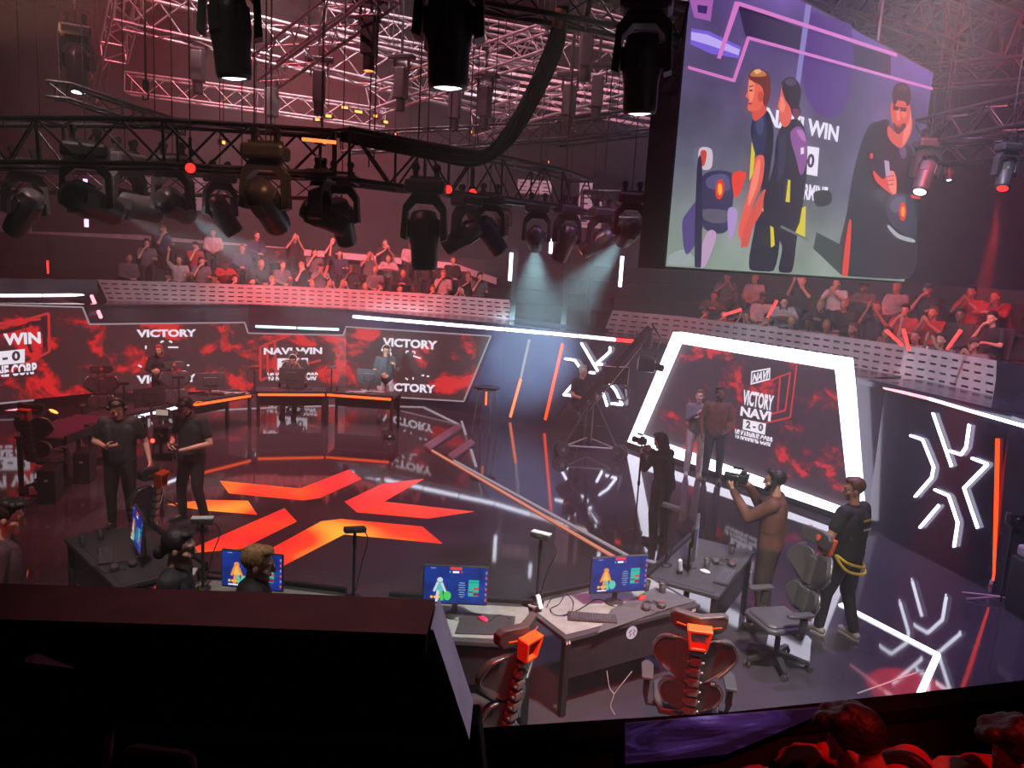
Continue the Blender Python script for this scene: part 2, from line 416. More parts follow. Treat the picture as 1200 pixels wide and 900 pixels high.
slab('trim_9', BL[:4], 2.30, 2.86, M['wallgloss'], thick=0.15)
slab('trim_10', BR[5:], 2.20, 2.86, M['wallgloss'], thick=0.15)
slab('trim_11', [BL[-1] + Vector((0.1, 0, 0)), FB(650, 19.2), BR[0]], 1.8, 2.4, M['wallgloss'], thick=0.15)
# soffit between rim and balustrade
mb = MB()
for q, r in ((RIM[:6], BL), (RIM[6:11], BR)):
    pass
mb = MB()
top = [RIM[1], RIM[2], RIM[3], RIM[4], RIM[5], RIM[6], RIM[7], RIM[9]]
for a, b in zip(top, top[1:]):
    n = Vector((-(b - a).y, (b - a).x, 0)).normalized()
    if n.dot(a - CAM) < 0: n = -n
    mb.poly3([a + Vector((0, 0, 2.34)), b + Vector((0, 0, 2.34)), b + n * 3.2 + Vector((0, 0, 2.34)), a + n * 3.2 + Vector((0, 0, 2.34))], (0, 0, -0.08))
mb.build('trim_12', M['wallgloss'], kind='structure')

# ---------------------------------------------------------------- LED walls
def on(plane, pts, off): return [W(x, y, plane[0], plane[1], off) for x, y in pts]
def planar_slab(name, plane, pts, off, thick, material, parent=None, **k):
    A, B = plane; n = Vector((-(B - A).y, (B - A).x, 0)).normalized()
    if n.dot(Vector((A.x, A.y, 0)) - CAM) > 0: n = -n
    mb = MB(); mb.poly3(on(plane, pts, off), n * -thick)
    return mb.build(name, material, parent, **k)
def band(mb, plane, p, q, w, off, mi=0, dep=0.03):
    """straight bar of light lying on an upright plane between two picture points"""
    A, B = plane; n = Vector((-(B - A).y, (B - A).x, 0)).normalized()
    if n.dot(Vector((A.x, A.y, 0)) - CAM) > 0: n = -n
    P = W(p[0], p[1], A, B, off); Q = W(q[0], q[1], A, B, off); t = (Q - P).normalized(); s = t.cross(n).normalized() * (w / 2)
    mb.poly3([P - s, Q - s, Q + s, P + s], n * -dep, mi)
F0 = (RIM[1], RIM[2]); F1 = (RIM[2], RIM[3]); F2 = (RIM[3], RIM[4]); F3 = (RIM[4], RIM[5]); F4 = (RIM[5], RIM[6]); F5 = (RIM[6], RIM[7]); F6 = (RIM[8], RIM[9])
def led_wall(label, plane, pts, edges, material=None, off=0.16):
    t = thing('led_wall', label, 'LED screen', (0, 0, 0))
    s = planar_slab('screen', plane, pts, off, 0.1, material or M['cloud'], t)
    mb = MB()
    for p, q in edges: band(mb, plane, p, q, 0.035, off + 0.02)
    if edges: mb.build('edge_strip', M['dimwhite_l'], t)
    return t
def wall_text(t, plane, txt, pl, pr, ytop, material=None, off=0.17, bold=0.045, **k):
    A, B = plane
    PL = W(pl[0], pl[1], A, B, off); PR = W(pr[0], pr[1], A, B, off)
    PM = W((pl[0] + pr[0]) / 2, ytop, A, B, off); z = (PL.z + PR.z) / 2
    return text_fit(txt, PL, PR, PM.z - z, 'lettering', material or M['text_l'], t, off=0.006, bold=bold, **k)
def wall_box(t, plane, pts, material, off=0.175, name='score_box'):
    return planar_slab(name, plane, pts, off, 0.006, material, t)
def lines(t, plane, segs, w, material, name='line_drawing', off=0.172):
    mb = MB()
    for p, q in segs: band(mb, plane, p, q, w, off, dep=0.005)
    return mb.build(name, material, t)
L0 = led_wall('red clouded screen at the far left edge of the arena with a score', F0, [(-120, 352), (97, 359.5), (105.2, 380), (106, 461), (-120, 484)], [((-120, 354), (97, 360)), ((97, 360), (105, 380)), ((-60, 479), (40, 469))])
wall_text(L0, F0, 'NAVI WIN', (-50, 408), (48, 402.5), 391)
wall_box(L0, F0, [(-20, 414), (29, 409), (29, 425), (-20, 430)], M['text_l'])
wall_text(L0, F0, '2 - 0', (-12, 426.5), (24, 422.5), 412.5, M['textdark'], off=0.184)
wall_text(L0, F0, 'VS KARMINE CORP', (-56, 448), (43.5, 438), 429, bold=0.045)
lines(L0, F0, [((-60, 444), (43.5, 434.5))], 0.03, M['outld_l'], off=0.185)
lines(L0, F0, [((0, 384), (57, 367)), ((57, 367), (58, 412)), ((58, 412), (0, 441)), ((0, 379), (48, 374)), ((36, 380), (39, 413)), ((27, 381), (28, 392)), ((28, 382), (40, 413))], 0.05, M['outl_l'])
lines(L0, F0, [((0, 390), (52, 376)), ((52, 376), (53, 408)), ((27, 383), (38, 413))], 0.09, M['outld_l'])
L1 = led_wall('red clouded screen behind the left player desks with the word twice', F1, [(105.2, 380), (287, 378), (291, 390), (291, 458), (106, 461)], [((105, 380), (287, 378)), ((287, 378), (291, 390.5))])
wall_text(L1, F1, 'VICTORY', (160, 395.5), (230, 394.5), 386)
wall_text(L1, F1, 'VICTORY', (160, 450), (230, 447.5), 439)
lines(L1, F1, [((189, 402), (189, 400)), ((189, 400), (192, 400)), ((198, 400), (201, 400)), ((201, 400), (201, 402)), ((171, 405), (171, 409)), ((197, 407), (209, 407)), ((211, 428), (214, 428)), ((219, 428), (222, 428)), ((162, 428), (166, 430)), ((189, 430), (189, 433)), ((201, 430), (201, 433))], 0.04, M['text_l'], 'corner_marks')
L2 = led_wall('red clouded screen behind the middle player desk showing a score', F2, [(291, 390), (402, 393), (405, 388), (405, 458), (291, 458)], [((291, 390.5), (402, 393)), ((402, 393), (406, 383))])
wall_text(L2, F2, 'NAVI WIN', (309, 415.5), (377.5, 415), 407.3)
wall_box(L2, F2, [(325, 420), (361, 419.5), (361, 433), (325, 433.5)], M['text_l'])
wall_text(L2, F2, '2 - 0', (330, 430.8), (356.5, 430.3), 422, M['textdark'], off=0.184)
wall_text(L2, F2, 'VS KARMINE CORP', (313, 446), (372.5, 445.5), 436.5, bold=0.045)
lines(L2, F2, [((312, 440.8), (374, 440.5))], 0.03, M['outld_l'], off=0.185)
lines(L2, F2, [((305, 407), (342, 391)), ((305, 407), (305, 446)), ((308, 405), (340, 393)), ((361, 426), (376, 422)), ((305, 446), (330, 434)), ((313, 404), (314, 438)), ((322, 400), (323, 436))], 0.06, M['outl_l'])
L3 = led_wall('red clouded screen right of the player desks, with a slanted end', F3, [(405.2, 383), (575, 394), (543, 470.5), (405.5, 461)], [((405, 383), (575, 394)), ((575, 394), (543, 470.5)), ((470, 466), (543, 470.5))])
wall_text(L3, F3, 'VICTORY', (448.5, 405.5), (512.5, 410), 397.5)
wall_text(L3, F3, 'VICTORY', (449, 457.5), (510, 461), 449.5)
lines(L3, F3, [((476, 414), (476, 411.5)), ((476, 411.5), (479, 411.5)), ((483, 412), (486, 412)), ((486, 412), (486, 415)), ((458, 413), (458, 417)), ((484, 417), (493, 420)), ((494, 440), (497, 440)), ((500, 441), (503, 441)), ((475, 443), (478, 445)), ((484, 445), (484, 442))], 0.04, M['text_l'], 'corner_marks')

# the tall lit frame with its own screen
LF = led_wall('dim red screen set inside the bright white tapered frame', F5, [(794, 402), (978.4, 433), (996.5, 601), (748, 510)], [], M['cloud2'], off=0.14)
ft = thing('glowing_portal', 'big glowing white trapezoid frame standing on the stage floor', 'light frame', (0, 0, 0))
FO = [(789, 389), (988.5, 420), (1007.5, 611), (735, 518)]; FI = [(794.5, 402), (978.4, 433), (996, 600), (748.5, 509.5)]
for i in range(4):
    j = (i + 1) % 4
    planar_slab('frame_bar', F5, [FO[i], FO[j], FI[j], FI[i]], 0.26, 0.26, M['frame_l'], ft)
planar_slab('plinth', F5, [(730, 516), (1010, 612), (1010.5, 617), (730, 521)], 0.27, 0.2, M['black'], ft)
wall_box(LF, F5, [(880.5, 435), (902.5, 431), (902, 445), (879.5, 451)], M['text_l'], off=0.155, name='logo_plate')
wall_box(LF, F5, [(881.8, 436.5), (901.3, 433), (900.9, 443.5), (880.8, 448.8)], M['cloud2'], off=0.16, name='logo_plate')
wall_text(LF, F5, 'NAVI', (881.5, 448), (900.5, 443.5), 435.5, off=0.165, shear=0.2, bold=0.05)
wall_text(LF, F5, 'VICTORY', (870, 474), (905.5, 482), 459.5, off=0.15, bold=0.04)
wall_text(LF, F5, 'NAVI', (867.5, 487), (903, 494), 479, off=0.15)
wall_box(LF, F5, [(871, 491), (897.5, 496.5), (896, 509.5), (870.2, 503)], M['text_l'], off=0.155)
wall_text(LF, F5, '2 - 0', (874, 501.5), (894, 506), 494.5, M['textdark'], off=0.165)
wall_text(LF, F5, 'VS KARMINE CORP', (860.5, 513), (904.5, 524), 507, off=0.15, bold=0.05)
lines(LF, F5, [((861, 508.5), (904.5, 518.5))], 0.02, M['outld_l'], off=0.165)
lines(LF, F5, [((933.5, 427), (926, 489)), ((926, 489), (895, 496)), ((926, 436), (920, 481)), ((920, 481), (897, 487)), ((914, 441), (911, 482)), ((914, 441), (926, 437)), ((903, 446), (914, 441))], 0.03, M['outl_l'], off=0.15)

# ---------------------------------------------------------------- strips of light
def WR(px, py, off=0.06):
    for a, b in zip(RIM, RIM[1:]):
        p = W(px, py, a, b, off); u = (p.xy - a.xy).dot((b - a).xy) / (b - a).length_squared
        if -0.02 <= u <= 1.02 and p.y > 2: return p
    return W(px, py, RIM[-3], RIM[-2], off)
def strip(label, pts, w, material, group=None, name='led_strip', r=None):
    mb = MB()
    for a, b in zip(pts, pts[1:]):
        mb.tube([a, b], w / 2, 6)
    o = mb.build(name, material); tag(o, label, 'light strip', group); return o
Z = 2.48
strip('white and pink light strip on the far left fascia, left half', [G(-60, 346.5, Z), G(49, 346.3, Z)], 0.07, M['whitew_l'])
strip('white and pink light strip on the far left fascia, right half', [G(51, 346.3, Z), G(105.5, 345.3, Z)], 0.07, M['whitew_l'])
strip('short red slanting light strip at the end of the far left fascia', [G(107.5, 347, Z), G(118, 371.5, 2.1)], 0.09, M['pink_l'])
strip('pale cyan light strip above the middle score screen, left half', [WR(299.5, 382.5), WR(347, 384.3)], 0.07, M['cyan_l'])
strip('pale cyan light strip above the middle score screen, right half', [WR(349, 384.4), WR(397, 386.2)], 0.07, M['cyan_l'])
px = [413, 458, 503, 547, 591, 635, 677, 722]
fy = lambda x: 371 + (x - 413) * 0.0835 + max(0, x - 560) ** 2 * 0.00005
nm = ['first', 'second', 'third', 'fourth', 'fifth', 'sixth', 'seventh']
for i, (a, b) in enumerate(zip(px, px[1:])):
    strip('%s from the left of the white light strips right of the middle screen' % nm[i], [WR(a + 1, fy(a)), WR(b - 1, fy(b))], 0.085, M['white_l'] if i < 5 else M['whitew_l'])
strip('short red light strip at the fascia end beside the crane', [WR(723, fy(723)), WR(746, 400.5)], 0.08, M['red_l'])
for i, (a, b, m, c) in enumerate((((1036, 454.5), (1086, 466.5), M['pink_l'], 'red end of the light strip above the right hand star'), ((1088, 467), (1142, 483), M['whitew_l'], 'middle piece of the light strip above the right hand star'), ((1144, 483.5), (1220, 505), M['white_l'], 'white outer piece of the light strip above the right hand star'))):
    strip(c, [WR(*a), WR(*b)], 0.05, m)
strip('red light strip low on the far left wall behind the chair', [WR(-50, 492), WR(30, 480)], 0.1, M['pink_l'])
for i, (p, q, m, c, pl) in enumerate((((659, 403), (638.5, 492), M['orange_l'], 'long slanting orange light strip on the back wall left of the crane', F4), ((620, 398), (610, 443), M['dimwhite_l'], 'pale upper piece of the slanting strip on the back wall', F4), ((610, 444), (597.5, 489), M['amber_l'], 'amber lower piece of the slanting strip on the back wall', F4), ((1168, 514), (1164.5, 681), M['orange_l'], 'upright red light strip on the right wall beside the star', F6))):
    mb = MB(); band(mb, pl, p, q, 0.06 if i != 3 else 0.04, 0.04, dep=0.03); o = mb.build('led_strip', m); tag(o, c, 'light strip')
def star(label, plane, segs, w, off, cv, scale, t_w):
    t = thing('light_star', label, 'light star', (0, 0, 0))
    cx, cy = cv
    for s in segs:
        mb = MB()
        pts = [(cx + x / scale, cy + y / scale) for x, y in s]
        for a, b in zip(pts, pts[1:]): band(mb, plane, a, b, w, off, dep=0.025)
        for a in pts: mb.ell(W(a[0], a[1], plane[0], plane[1], off - 0.03), (w * .45, w * .45, w * .45), n=6, m=4)
        mb.build('light_bar', M['white_l'], t)
    return t
star('big white light star on the right hand wall, six bent bars', F6, [[(297, 182), (385, 435)], [(470, 237), (455, 345), (430, 380), (378, 362)], [(190, 288), (247, 308), (300, 440), (290, 490), (212, 580)], [(485, 397), (558, 425), (445, 540), (510, 730)], [(307, 548), (372, 577), (415, 705), (398, 820)], [(325, 622), (235, 728)]], 0.036, 0.05, (1020, 440), 4.09, 0.05)
star('white light star on the back wall behind the camera crane', F4, [[(185, 190), (270, 335)], [(100, 272), (150, 280), (190, 338)], [(335, 212), (335, 235), (262, 300), (295, 302)], [(150, 395), (92, 462), (140, 468)], [(325, 390), (365, 440), (400, 515), (345, 508)], [(230, 344), (255, 347)], [(300, 455), (320, 520)]], 0.055, 0.10, (640, 360), 4.5, 0.05)

# ---------------------------------------------------------------- marks on the stage floor
def floor_poly(name, pts, material, z=0.006, dz=0.006, **k):
    mb = MB(); mb.poly3([G(x, y, z) for x, y in pts], (0, 0, -dz)); return mb.build(name, material, **k)
fm = bpy.data.materials.new('star_floor_screen'); fm.use_nodes = True; nt = fm.node_tree; b = nt.nodes['Principled BSDF']
b.inputs['Base Color'].default_value = (0.02, 0.005, 0.005, 1); b.inputs['Roughness'].default_value = 0.2
tc = nt.nodes.new('ShaderNodeTexCoord'); nz = nt.nodes.new('ShaderNodeTexNoise'); nz.inputs['Scale'].default_value = 0.55; nz.inputs['Detail'].default_value = 1.0
nt.links.new(tc.outputs['Object'], nz.inputs['Vector'])
# the animation shown on the floor screen warms up towards the players' side
sx = nt.nodes.new('ShaderNodeSeparateXYZ'); nt.links.new(tc.outputs['Object'], sx.inputs[0])
mr = nt.nodes.new('ShaderNodeMapRange'); mr.inputs[1].default_value = 12.0; mr.inputs[2].default_value = 7.6; mr.inputs[3].default_value = -0.06; mr.inputs[4].default_value = 0.17; nt.links.new(sx.outputs['Y'], mr.inputs[0])
ad = nt.nodes.new('ShaderNodeMath'); ad.operation = 'ADD'; nt.links.new(nz.outputs['Fac'], ad.inputs[0]); nt.links.new(mr.outputs[0], ad.inputs[1])
rp = nt.nodes.new('ShaderNodeValToRGB'); e = rp.color_ramp.elements
e[0].position = 0.42; e[0].color = (0.80, 0.020, 0.018, 1); e[1].position = 0.66; e[1].color = (1.0, 0.42, 0.04, 1)
k = e.new(0.53); k.color = (1.0, 0.045, 0.012, 1)
nt.links.new(ad.outputs[0], rp.inputs[0]); nt.links.new(rp.outputs[0], b.inputs['Emission Color']); b.inputs['Emission Strength'].default_value = 1.25
def c1(l): return [(200 + x / 3.0, 520 + y / 3.0) for x, y in l]
stt = thing('floor_star', 'red and orange star of glowing shards set into the stage floor', 'floor light', (0, 0, 0))
for s in ([(173, 130), (455, 157), (628, 90), (672, 123), (525, 190), (465, 198), (205, 173)], [(612, 203), (745, 140), (890, 123), (750, 203), (1065, 238), (905, 262), (655, 240)], [(-10, 212), (122, 197), (272, 200), (304, 248), (120, 233), (48, 222)], [(400, 226), (443, 272), (250, 368), (80, 382), (70, 370)], [(340, 375), (530, 272), (600, 264), (885, 291), (955, 350), (610, 317), (395, 428), (370, 440)]):
    floor_poly('shard', c1(s), fm, parent=stt)
def floor_line(label, pts, w, material, z=0.02, cat='stage edge', name='stage_edge_strip'):
    mb = MB(); P = [G(x, y, z) for x, y in pts]
    for a, b in zip(P, P[1:]):
        t = (b - a).normalized(); s = Vector((-t.y, t.x, 0)) * w / 2
        mb.poly3([a - s, b - s, b + s, a + s], (0, 0, -z))
    o = mb.build(name, material); tag(o, label, cat); return o
floor_line('orange lit inner edge of the stage running down to the near desks', [(497.5, 522), (721.5, 652.6)], 0.05, M['dimorange_l'])
floor_line('dull outer edge trim of the stage running down to the near desks', [(532, 539), (739, 652), (779, 660), (880, 669)], 0.045, M['dimwhite_l'])
floor_line('dull inner trim joining the stage edge beside the near desks', [(721.5, 652.6), (790, 668), (870, 676)], 0.035, M['trim'])
floor_line('pale edge strip at the back of the stage behind the player desks', [(150, 487), (230, 481), (300, 478), (400, 474.5), (496, 476.5), (537, 496.5)], 0.07, M['dimwhite_l'])
floor_line('bright white edge strip at the right corner of the stage', [(985, 707), (1099, 766), (1077, 815)], 0.06, M['white_l'])
for lab, a in (('upper', [(497, 521), (536, 496), (541, 501), (504, 527)]), ('lower', [(525, 532), (552, 514), (557, 519), (531, 538)])):
    t = MB(); t.poly3([G(x, y, 0.05) for x, y in a], (0, 0, -0.05)); o = t.build('stage_step', mat('step_grey', (0.22, 0.17, 0.24), 0.4)); tag(o, lab + ' grey step at the back right corner of the stage', 'step')
floor_line('thin pale line on the floor between the steps and the screens', [(541, 493), (546, 509)], 0.05, M['dimwhite_l'])
floor_line('thin pale line on the floor below the lower step', [(552, 526), (558, 546)], 0.05, M['dimwhite_l'])
floor_line('thin pale tape line near the bright stage corner', [(1005, 812), (1082, 785)], 0.012, M['dimwhite_l'], 0.006)  # brightness put into the tape as a faint glow
floor_line('dark track line on the floor under the slanting strips', [(597, 490), (638, 495)], 0.06, M['trim'], 0.01)

# ================================================================ rigging
M['pinktruss'] = M['alu']
def truss_mb(path, size, tube, seg, bays=None):
    """path of points; returns chord builders and one lattice"""
    path = [Vector(p) for p in path]; n = len(path); off = []
    for i, p in enumerate(path):
        t = (path[min(i + 1, n - 1)] - path[max(i - 1, 0)]).normalized()
        side = t.cross(Vector((0, 0, 1))); side = side.normalized() if side.length > 0.05 else Vector((1, 0, 0)); up = side.cross(t).normalized()
        off.append([p + side * a * size / 2 + up * b * size / 2 for a, b in ((-1, 1), (1, 1), (1, -1), (-1, -1))])
    chords = [MB() for _ in range(4)]
    for k in range(4): chords[k].tube([o[k] for o in off], tube, 6)
    lat = MB()
    for a, b in zip(off, off[1:]):
        L = ((a[0] + a[2]) / 2 - (b[0] + b[2]) / 2).length; m = max(1, round(L / seg))
        for i in range(m):
            f0, f1 = i / m, (i + 1) / m
            A = [a[k].lerp(b[k], f0) for k in range(4)]; B = [a[k].lerp(b[k], f1) for k in range(4)]
            for k in range(4):
                j = (k + 1) % 4
                p, q = (A[k], B[j]) if i % 2 == 0 else (A[j], B[k])
                lat.cyl(p, q, tube * 0.5, n=4, caps=False)
                if i == 0: lat.cyl(A[k], A[j], tube * 0.6, n=4, caps=False)
                if i == m - 1: lat.cyl(B[k], B[j], tube * 0.6, n=4, caps=False)
    return chords, lat
def truss(label, path, size=0.4, tube=0.025, seg=0.4, m=None, group=None):
    m = m or M['alu']; t = thing('truss', label, 'truss', path[0], group=group)
    ch, lat = truss_mb([Vector(p) - Vector(path[0]) for p in path], size, tube, seg)
    for c in ch: c.build('chord', m, t)
    lat.build('bracing', m, t)
    p0 = Vector(path[0])
    for q in (Vector(path[0]).lerp(Vector(path[-1]), 0.2) if len(path) == 2 else Vector(path[0]).lerp(Vector(path[1]), 0.5), Vector(path[0]).lerp(Vector(path[-1]), 0.8) if len(path) == 2 else Vector(path[-2]).lerp(Vector(path[-1]), 0.5)):
        mb = MB(); mb.cyl(q - p0, Vector((q.x, q.y, 12.84)) - p0, 0.008, n=5); mb.build('hoist_chain', M['black'], t)
    return t
def hang(t, z=0.0, r=0.006):
    p = Vector(t.location); mb = MB(); mb.cyl((0, 0, z), (0, 0, 12.84 - p.z), r, n=5); mb.build('safety_wire', M['black'], t)
def DP(*l): return [D(x, y, d) for x, y, d in l]
truss('short pale truss hanging steeply at the upper left of the ceiling', DP((133, 62, 12.5), (152, -20, 11.5)), 0.34, 0.02, 0.3)
truss('long pale truss crossing behind the steep short one at the upper left', DP((140, 8, 11.5), (300, 45, 12), (600, 118, 13.5)), 0.5, 0.028, 0.5)
truss('pale truss end sloping up to the right beside the left hanging lamp', DP((312, 84, 11), (420, 5, 9.5), (450, -20, 9)), 0.36, 0.024, 0.32)
truss('pale truss sloping up behind the big middle hanging lamp', DP((438, 118, 12.5), (545, 80, 12), (640, 48, 11.5)), 0.36, 0.022, 0.34)
truss('thin level truss low behind the left hanging lamp', DP((150, 98, 15), (300, 118, 15.3), (450, 140, 16)), 0.35, 0.022, 0.4)
truss('pale truss running behind the thick cable loop', DP((560, 148, 13.5), (690, 112, 12.7), (800, 78, 12)), 0.4, 0.024, 0.38)
truss('level pale truss behind the hanging spotlights on the middle right', DP((560, 45, 13.5), (800, 92, 12.6)), 0.5, 0.026, 0.45)
truss('short bright truss just below the dark red beam at the top', DP((690, 24, 10.5), (742, 38, 10.3)), 0.22, 0.018, 0.26)
truss('pale truss near the top edge between the two big lamps', DP((380, 20, 14.5), (640, 70, 15)), 0.4, 0.024, 0.4)
truss('level truss far back with red glow behind it', DP((650, 158, 16), (790, 140, 14.5)), 0.4, 0.024, 0.4, M['blacktruss'])
lv = thing('ceiling_louvre', 'row of long pale rails under the ceiling behind the cable loop', 'ceiling rails', D(560, 90, 15.5))
for i in range(6):
    mb = MB(); a = D(535, 68 + i * 8, 15.5); b = D(800, 112 + i * 8.6, 14.4); o0 = Vector(lv.location)
    mb.box((a + b) / 2 - o0, ((b - a).length, 0.10, 0.05), (b - a).to_track_quat('X', 'Z').to_matrix()); mb.build('rail', M['alu'], lv)
truss('dark red truss beam across the top edge, left of the big screen', DP((560, -12, 8.0), (690, 10, 7.9), (800, 30, 7.8)), 0.3, 0.03, 0.35, M['blacktruss'])
BT = M['blacktruss']
truss('big dark front truss with orange glints carrying the left lamps', DP((-80, 168, 8.0), (60, 168, 7.9), (200, 170, 7.9), (392, 182, 8.2)), 0.42, 0.028, 0.36, BT)
truss('curved dark truss carrying the middle lamps', DP((392, 182, 8.2), (480, 196, 9.0), (570, 208, 10.0), (640, 220, 11.2), (682, 232, 12.5)), 0.5, 0.03, 0.42, BT)
truss('thin dark truss just below the big front truss at left', DP((-60, 213, 9.6), (160, 214, 9.6), (400, 222, 10.2)), 0.25, 0.022, 0.3, BT)
truss('curving dark truss hanging in the upper left corner', DP((60, 106, 8.5), (80, 108, 8.5), (150, 132, 9), (210, 150, 10)), 0.16, 0.02, 0.3, BT)
truss('straight dark truss joining the curved truss to the big screen', DP((682, 240, 13), (800, 243, 13)), 0.42, 0.03, 0.45, BT)
truss('straight dark truss above it, against the red ceiling', DP((400, 168, 13), (560, 160, 13.2), (660, 152, 13), (790, 138, 12)), 0.3, 0.024, 0.36, BT)
truss('dark truss above the top right edge of the big screen', DP((880, -40, 11.5), (1010, 8, 12.5), (1150, 62, 13.5)), 0.7, 0.035, 0.42, BT)
truss('second dark truss crossing above the top right of the big screen', DP((940, -20, 13), (1080, 18, 13), (1170, 50, 13)), 0.7, 0.035, 0.42, BT)
truss('upper dark truss right of the big screen', DP((1075, 92, 13), (1220, 80, 11.5)), 0.32, 0.028, 0.34, BT)
truss('middle dark truss right of the big screen', DP((1080, 158, 12), (1220, 128, 10)), 0.36, 0.03, 0.36, BT)
truss('lower dark truss right of the big screen carrying the red lamp', DP((1080, 184, 12), (1220, 172, 10)), 0.26, 0.028, 0.32, BT)
truss('dark upright ladder truss in the upper left', DP((108, 122, 14), (118, 66, 14)), 0.22, 0.02, 0.25, BT)

# ---- moving head lamps
M['lampbody'] = mat('lamp_casing', (0.045, 0.04, 0.042), 0.38)
M['lens_c'] = light_mat('lens_cool', (0.85, 0.97, 1.0), 14)
M['lens_r'] = light_mat('lens_red', (1.0, 0.014, 0.01), 4)
M['lens_w'] = light_mat('lens_white_dim', (0.9, 0.9, 1.0), 5)
M['lens_off'] = mat('lens_glass', (0.05, 0.05, 0.06), 0.05)
M['lens_a'] = light_mat('lens_amber', (1.0, 0.25, 0.05), 4.5)
def moving_head(label, p, lens, aim=(0, 0, -1), w=0.44, pan=0.0, group=None, beam=None):
    """p: centre of the head; hangs from above"""
    s = w / 0.44
    t = thing('moving_head_lamp', label, 'stage lamp', p, pan, group)
    mb = MB(); mb.rbox((0, 0, 0.44 * s), (0.38 * s, 0.27 * s, 0.13 * s), 0.03 * s); mb.box((0, 0, 0.52 * s), (0.3 * s, 0.06 * s, 0.04 * s)); mb.build('base', M['lampbody'], t)
    for sx in (-1, 1):
        mb = MB(); mb.rbox((sx * 0.1 * s, 0, 0.57 * s), (0.05 * s, 0.06 * s, 0.1 * s), 0.01 * s); mb.cyl((sx * 0.1 * s, -0.03 * s, 0.62 * s), (sx * 0.1 * s, 0.03 * s, 0.62 * s), 0.04 * s); mb.build('clamp', M['blacktruss'], t)
    mb = MB()
    mb.prism([(-0.22 * s, -0.04 * s), (-0.2 * s, 0.26 * s), (-0.12 * s, 0.37 * s), (0.12 * s, 0.37 * s), (0.2 * s, 0.26 * s), (0.22 * s, -0.04 * s), (0.165 * s, -0.06 * s), (0.155 * s, 0.2 * s), (0.08 * s, 0.28 * s), (-0.08 * s, 0.28 * s), (-0.155 * s, 0.2 * s), (-0.165 * s, -0.06 * s)], 0.15 * s, Rx(PI / 2))
    mb.build('yoke', M['lampbody'], t)
    a = Rz(-pan) @ Vector(aim).normalized(); R = a.to_track_quat('-Z', 'Y').to_matrix()
    mb = MB()
    mb.lathe((0, 0, 0), [(0.05 * s, 0.23 * s), (0.115 * s, 0.21 * s), (0.145 * s, 0.1 * s), (0.145 * s, -0.02 * s), (0.13 * s, -0.12 * s), (0.125 * s, -0.3 * s), (0.115 * s, -0.335 * s), (0.095 * s, -0.335 * s), (0.095 * s, -0.315 * s)], 14, R)
    for q in range(4):
        b = R @ Rz(q * PI / 2) @ Vector((0.14 * s, 0, 0.06 * s)); mb.box(b, (0.02 * s, 0.1 * s, 0.16 * s), R @ Rz(q * PI / 2))
    h = mb.build('lamp_head', M['lampbody'], t)
    mb = MB(); mb.lathe((0, 0, 0), [(0.088 * s, -0.315 * s), (0.088 * s, -0.328 * s)], 14, R); mb.ell(R @ Vector((0, 0, -0.322 * s)), (0.085 * s, 0.085 * s, 0.02 * s), R, 12, 6); mb.build('lens', M[lens], h)
    hang(t, 0.5 * s)
    if beam:
        col, watts, deg = beam; p = Vector(p); d = Vector(aim).normalized()
        spot('lamp_beam', p + d * 0.36 * s, p + d * 5, col, watts, deg, 1.0 if col[0] < .9 else .25, 0.04)
    return t
TEAL = (0.5, 0.88, 1.0); RED = (1.0, 0.03, 0.04)
def toward(p, q): return Vector(q) - Vector(p)
p = D(270, 34, 6.0); moving_head('big black lamp hanging nearest the camera at the upper left', p, 'lens_w', (0.05, 0.1, -1), 0.46, 0.3)
p = D(526, 36, 5.6); moving_head('big dark red lit lamp hanging at the top centre', p, 'lens_w', (0.02, 0.06, -1), 0.5, 0.0)
p = D(752, 78, 6.2); moving_head('big black lamp hanging close beside the left edge of the big screen', p, 'lens_w', (0.05, 0.08, -1), 0.46, -0.2)
p = D(497, 275, 8.4); moving_head('dark lamp pointing straight down over the middle of the crowd', p, 'lens_off', (0.05, 0.0, -1), 0.5, 0.0)
p = D(90, 78, 9.5); moving_head('black lamp with a bright lens in the orange haze at upper left', p, 'lens_w', (0.1, -0.1, -1), 0.4, 0.5)
p = D(102, 236, 8.0); moving_head('lamp lit orange at one side, second from the left of the truss', p, 'lens_w', (0.32, 1.0, -0.27), 0.5, 0.4, beam=((0.8, 0.9, 1.0), 2600, 16))
p = D(148, 240, 9.0); moving_head('dull brown lamp turned away, third from the left of the truss', p, 'lens_off', (0.6, 0.5, -0.1), 0.5, 1.2)
p = D(30, 245, 8.6); moving_head('dark lamp at the left end of the front truss', p, 'lens_off', (-0.6, 0.3, -0.7), 0.45, 0.9)
p = D(203, 240, 8.8); moving_head('dark lamp with a bright blue white lens above the left crowd', p, 'lens_c', (0.05, 1, -0.27), 0.46, 0.0, beam=(TEAL, 11000, 18))
p = D(258, 248, 9.4); moving_head('dark lamp tilted away between the blue lit lamp and the orange lamp', p, 'lens_off', (0.5, 0.3, -0.8), 0.4, 0.7)
p = D(311, 238, 7.6); moving_head('lamp with an orange glowing casing seen from behind', p, 'lens_off', (0.1, 0.8, -0.55), 0.48, 0.0)
p = D(375, 252, 8.2); moving_head('narrow dark lamp standing sideways right of the orange casing', p, 'lens_off', (0.9, 0.3, -0.4), 0.4, 1.5)
p = D(400, 256, 8.8); moving_head('dark lamp facing down left of the straight down lamp', p, 'lens_off', (0.1, 0.5, -0.8), 0.42, 0.0)
p = D(545, 275, 9.6); moving_head('dark lamp pair member with pale grey disc, right of the middle', p, 'lens_w', (-0.7, 0.1, -0.5), 0.4, 0.9)
p = D(572, 272, 9.8); moving_head('dark lamp with two round arms right of the pale grey disc', p, 'lens_off', (0.6, 0.2, -0.8), 0.4, 0.4)
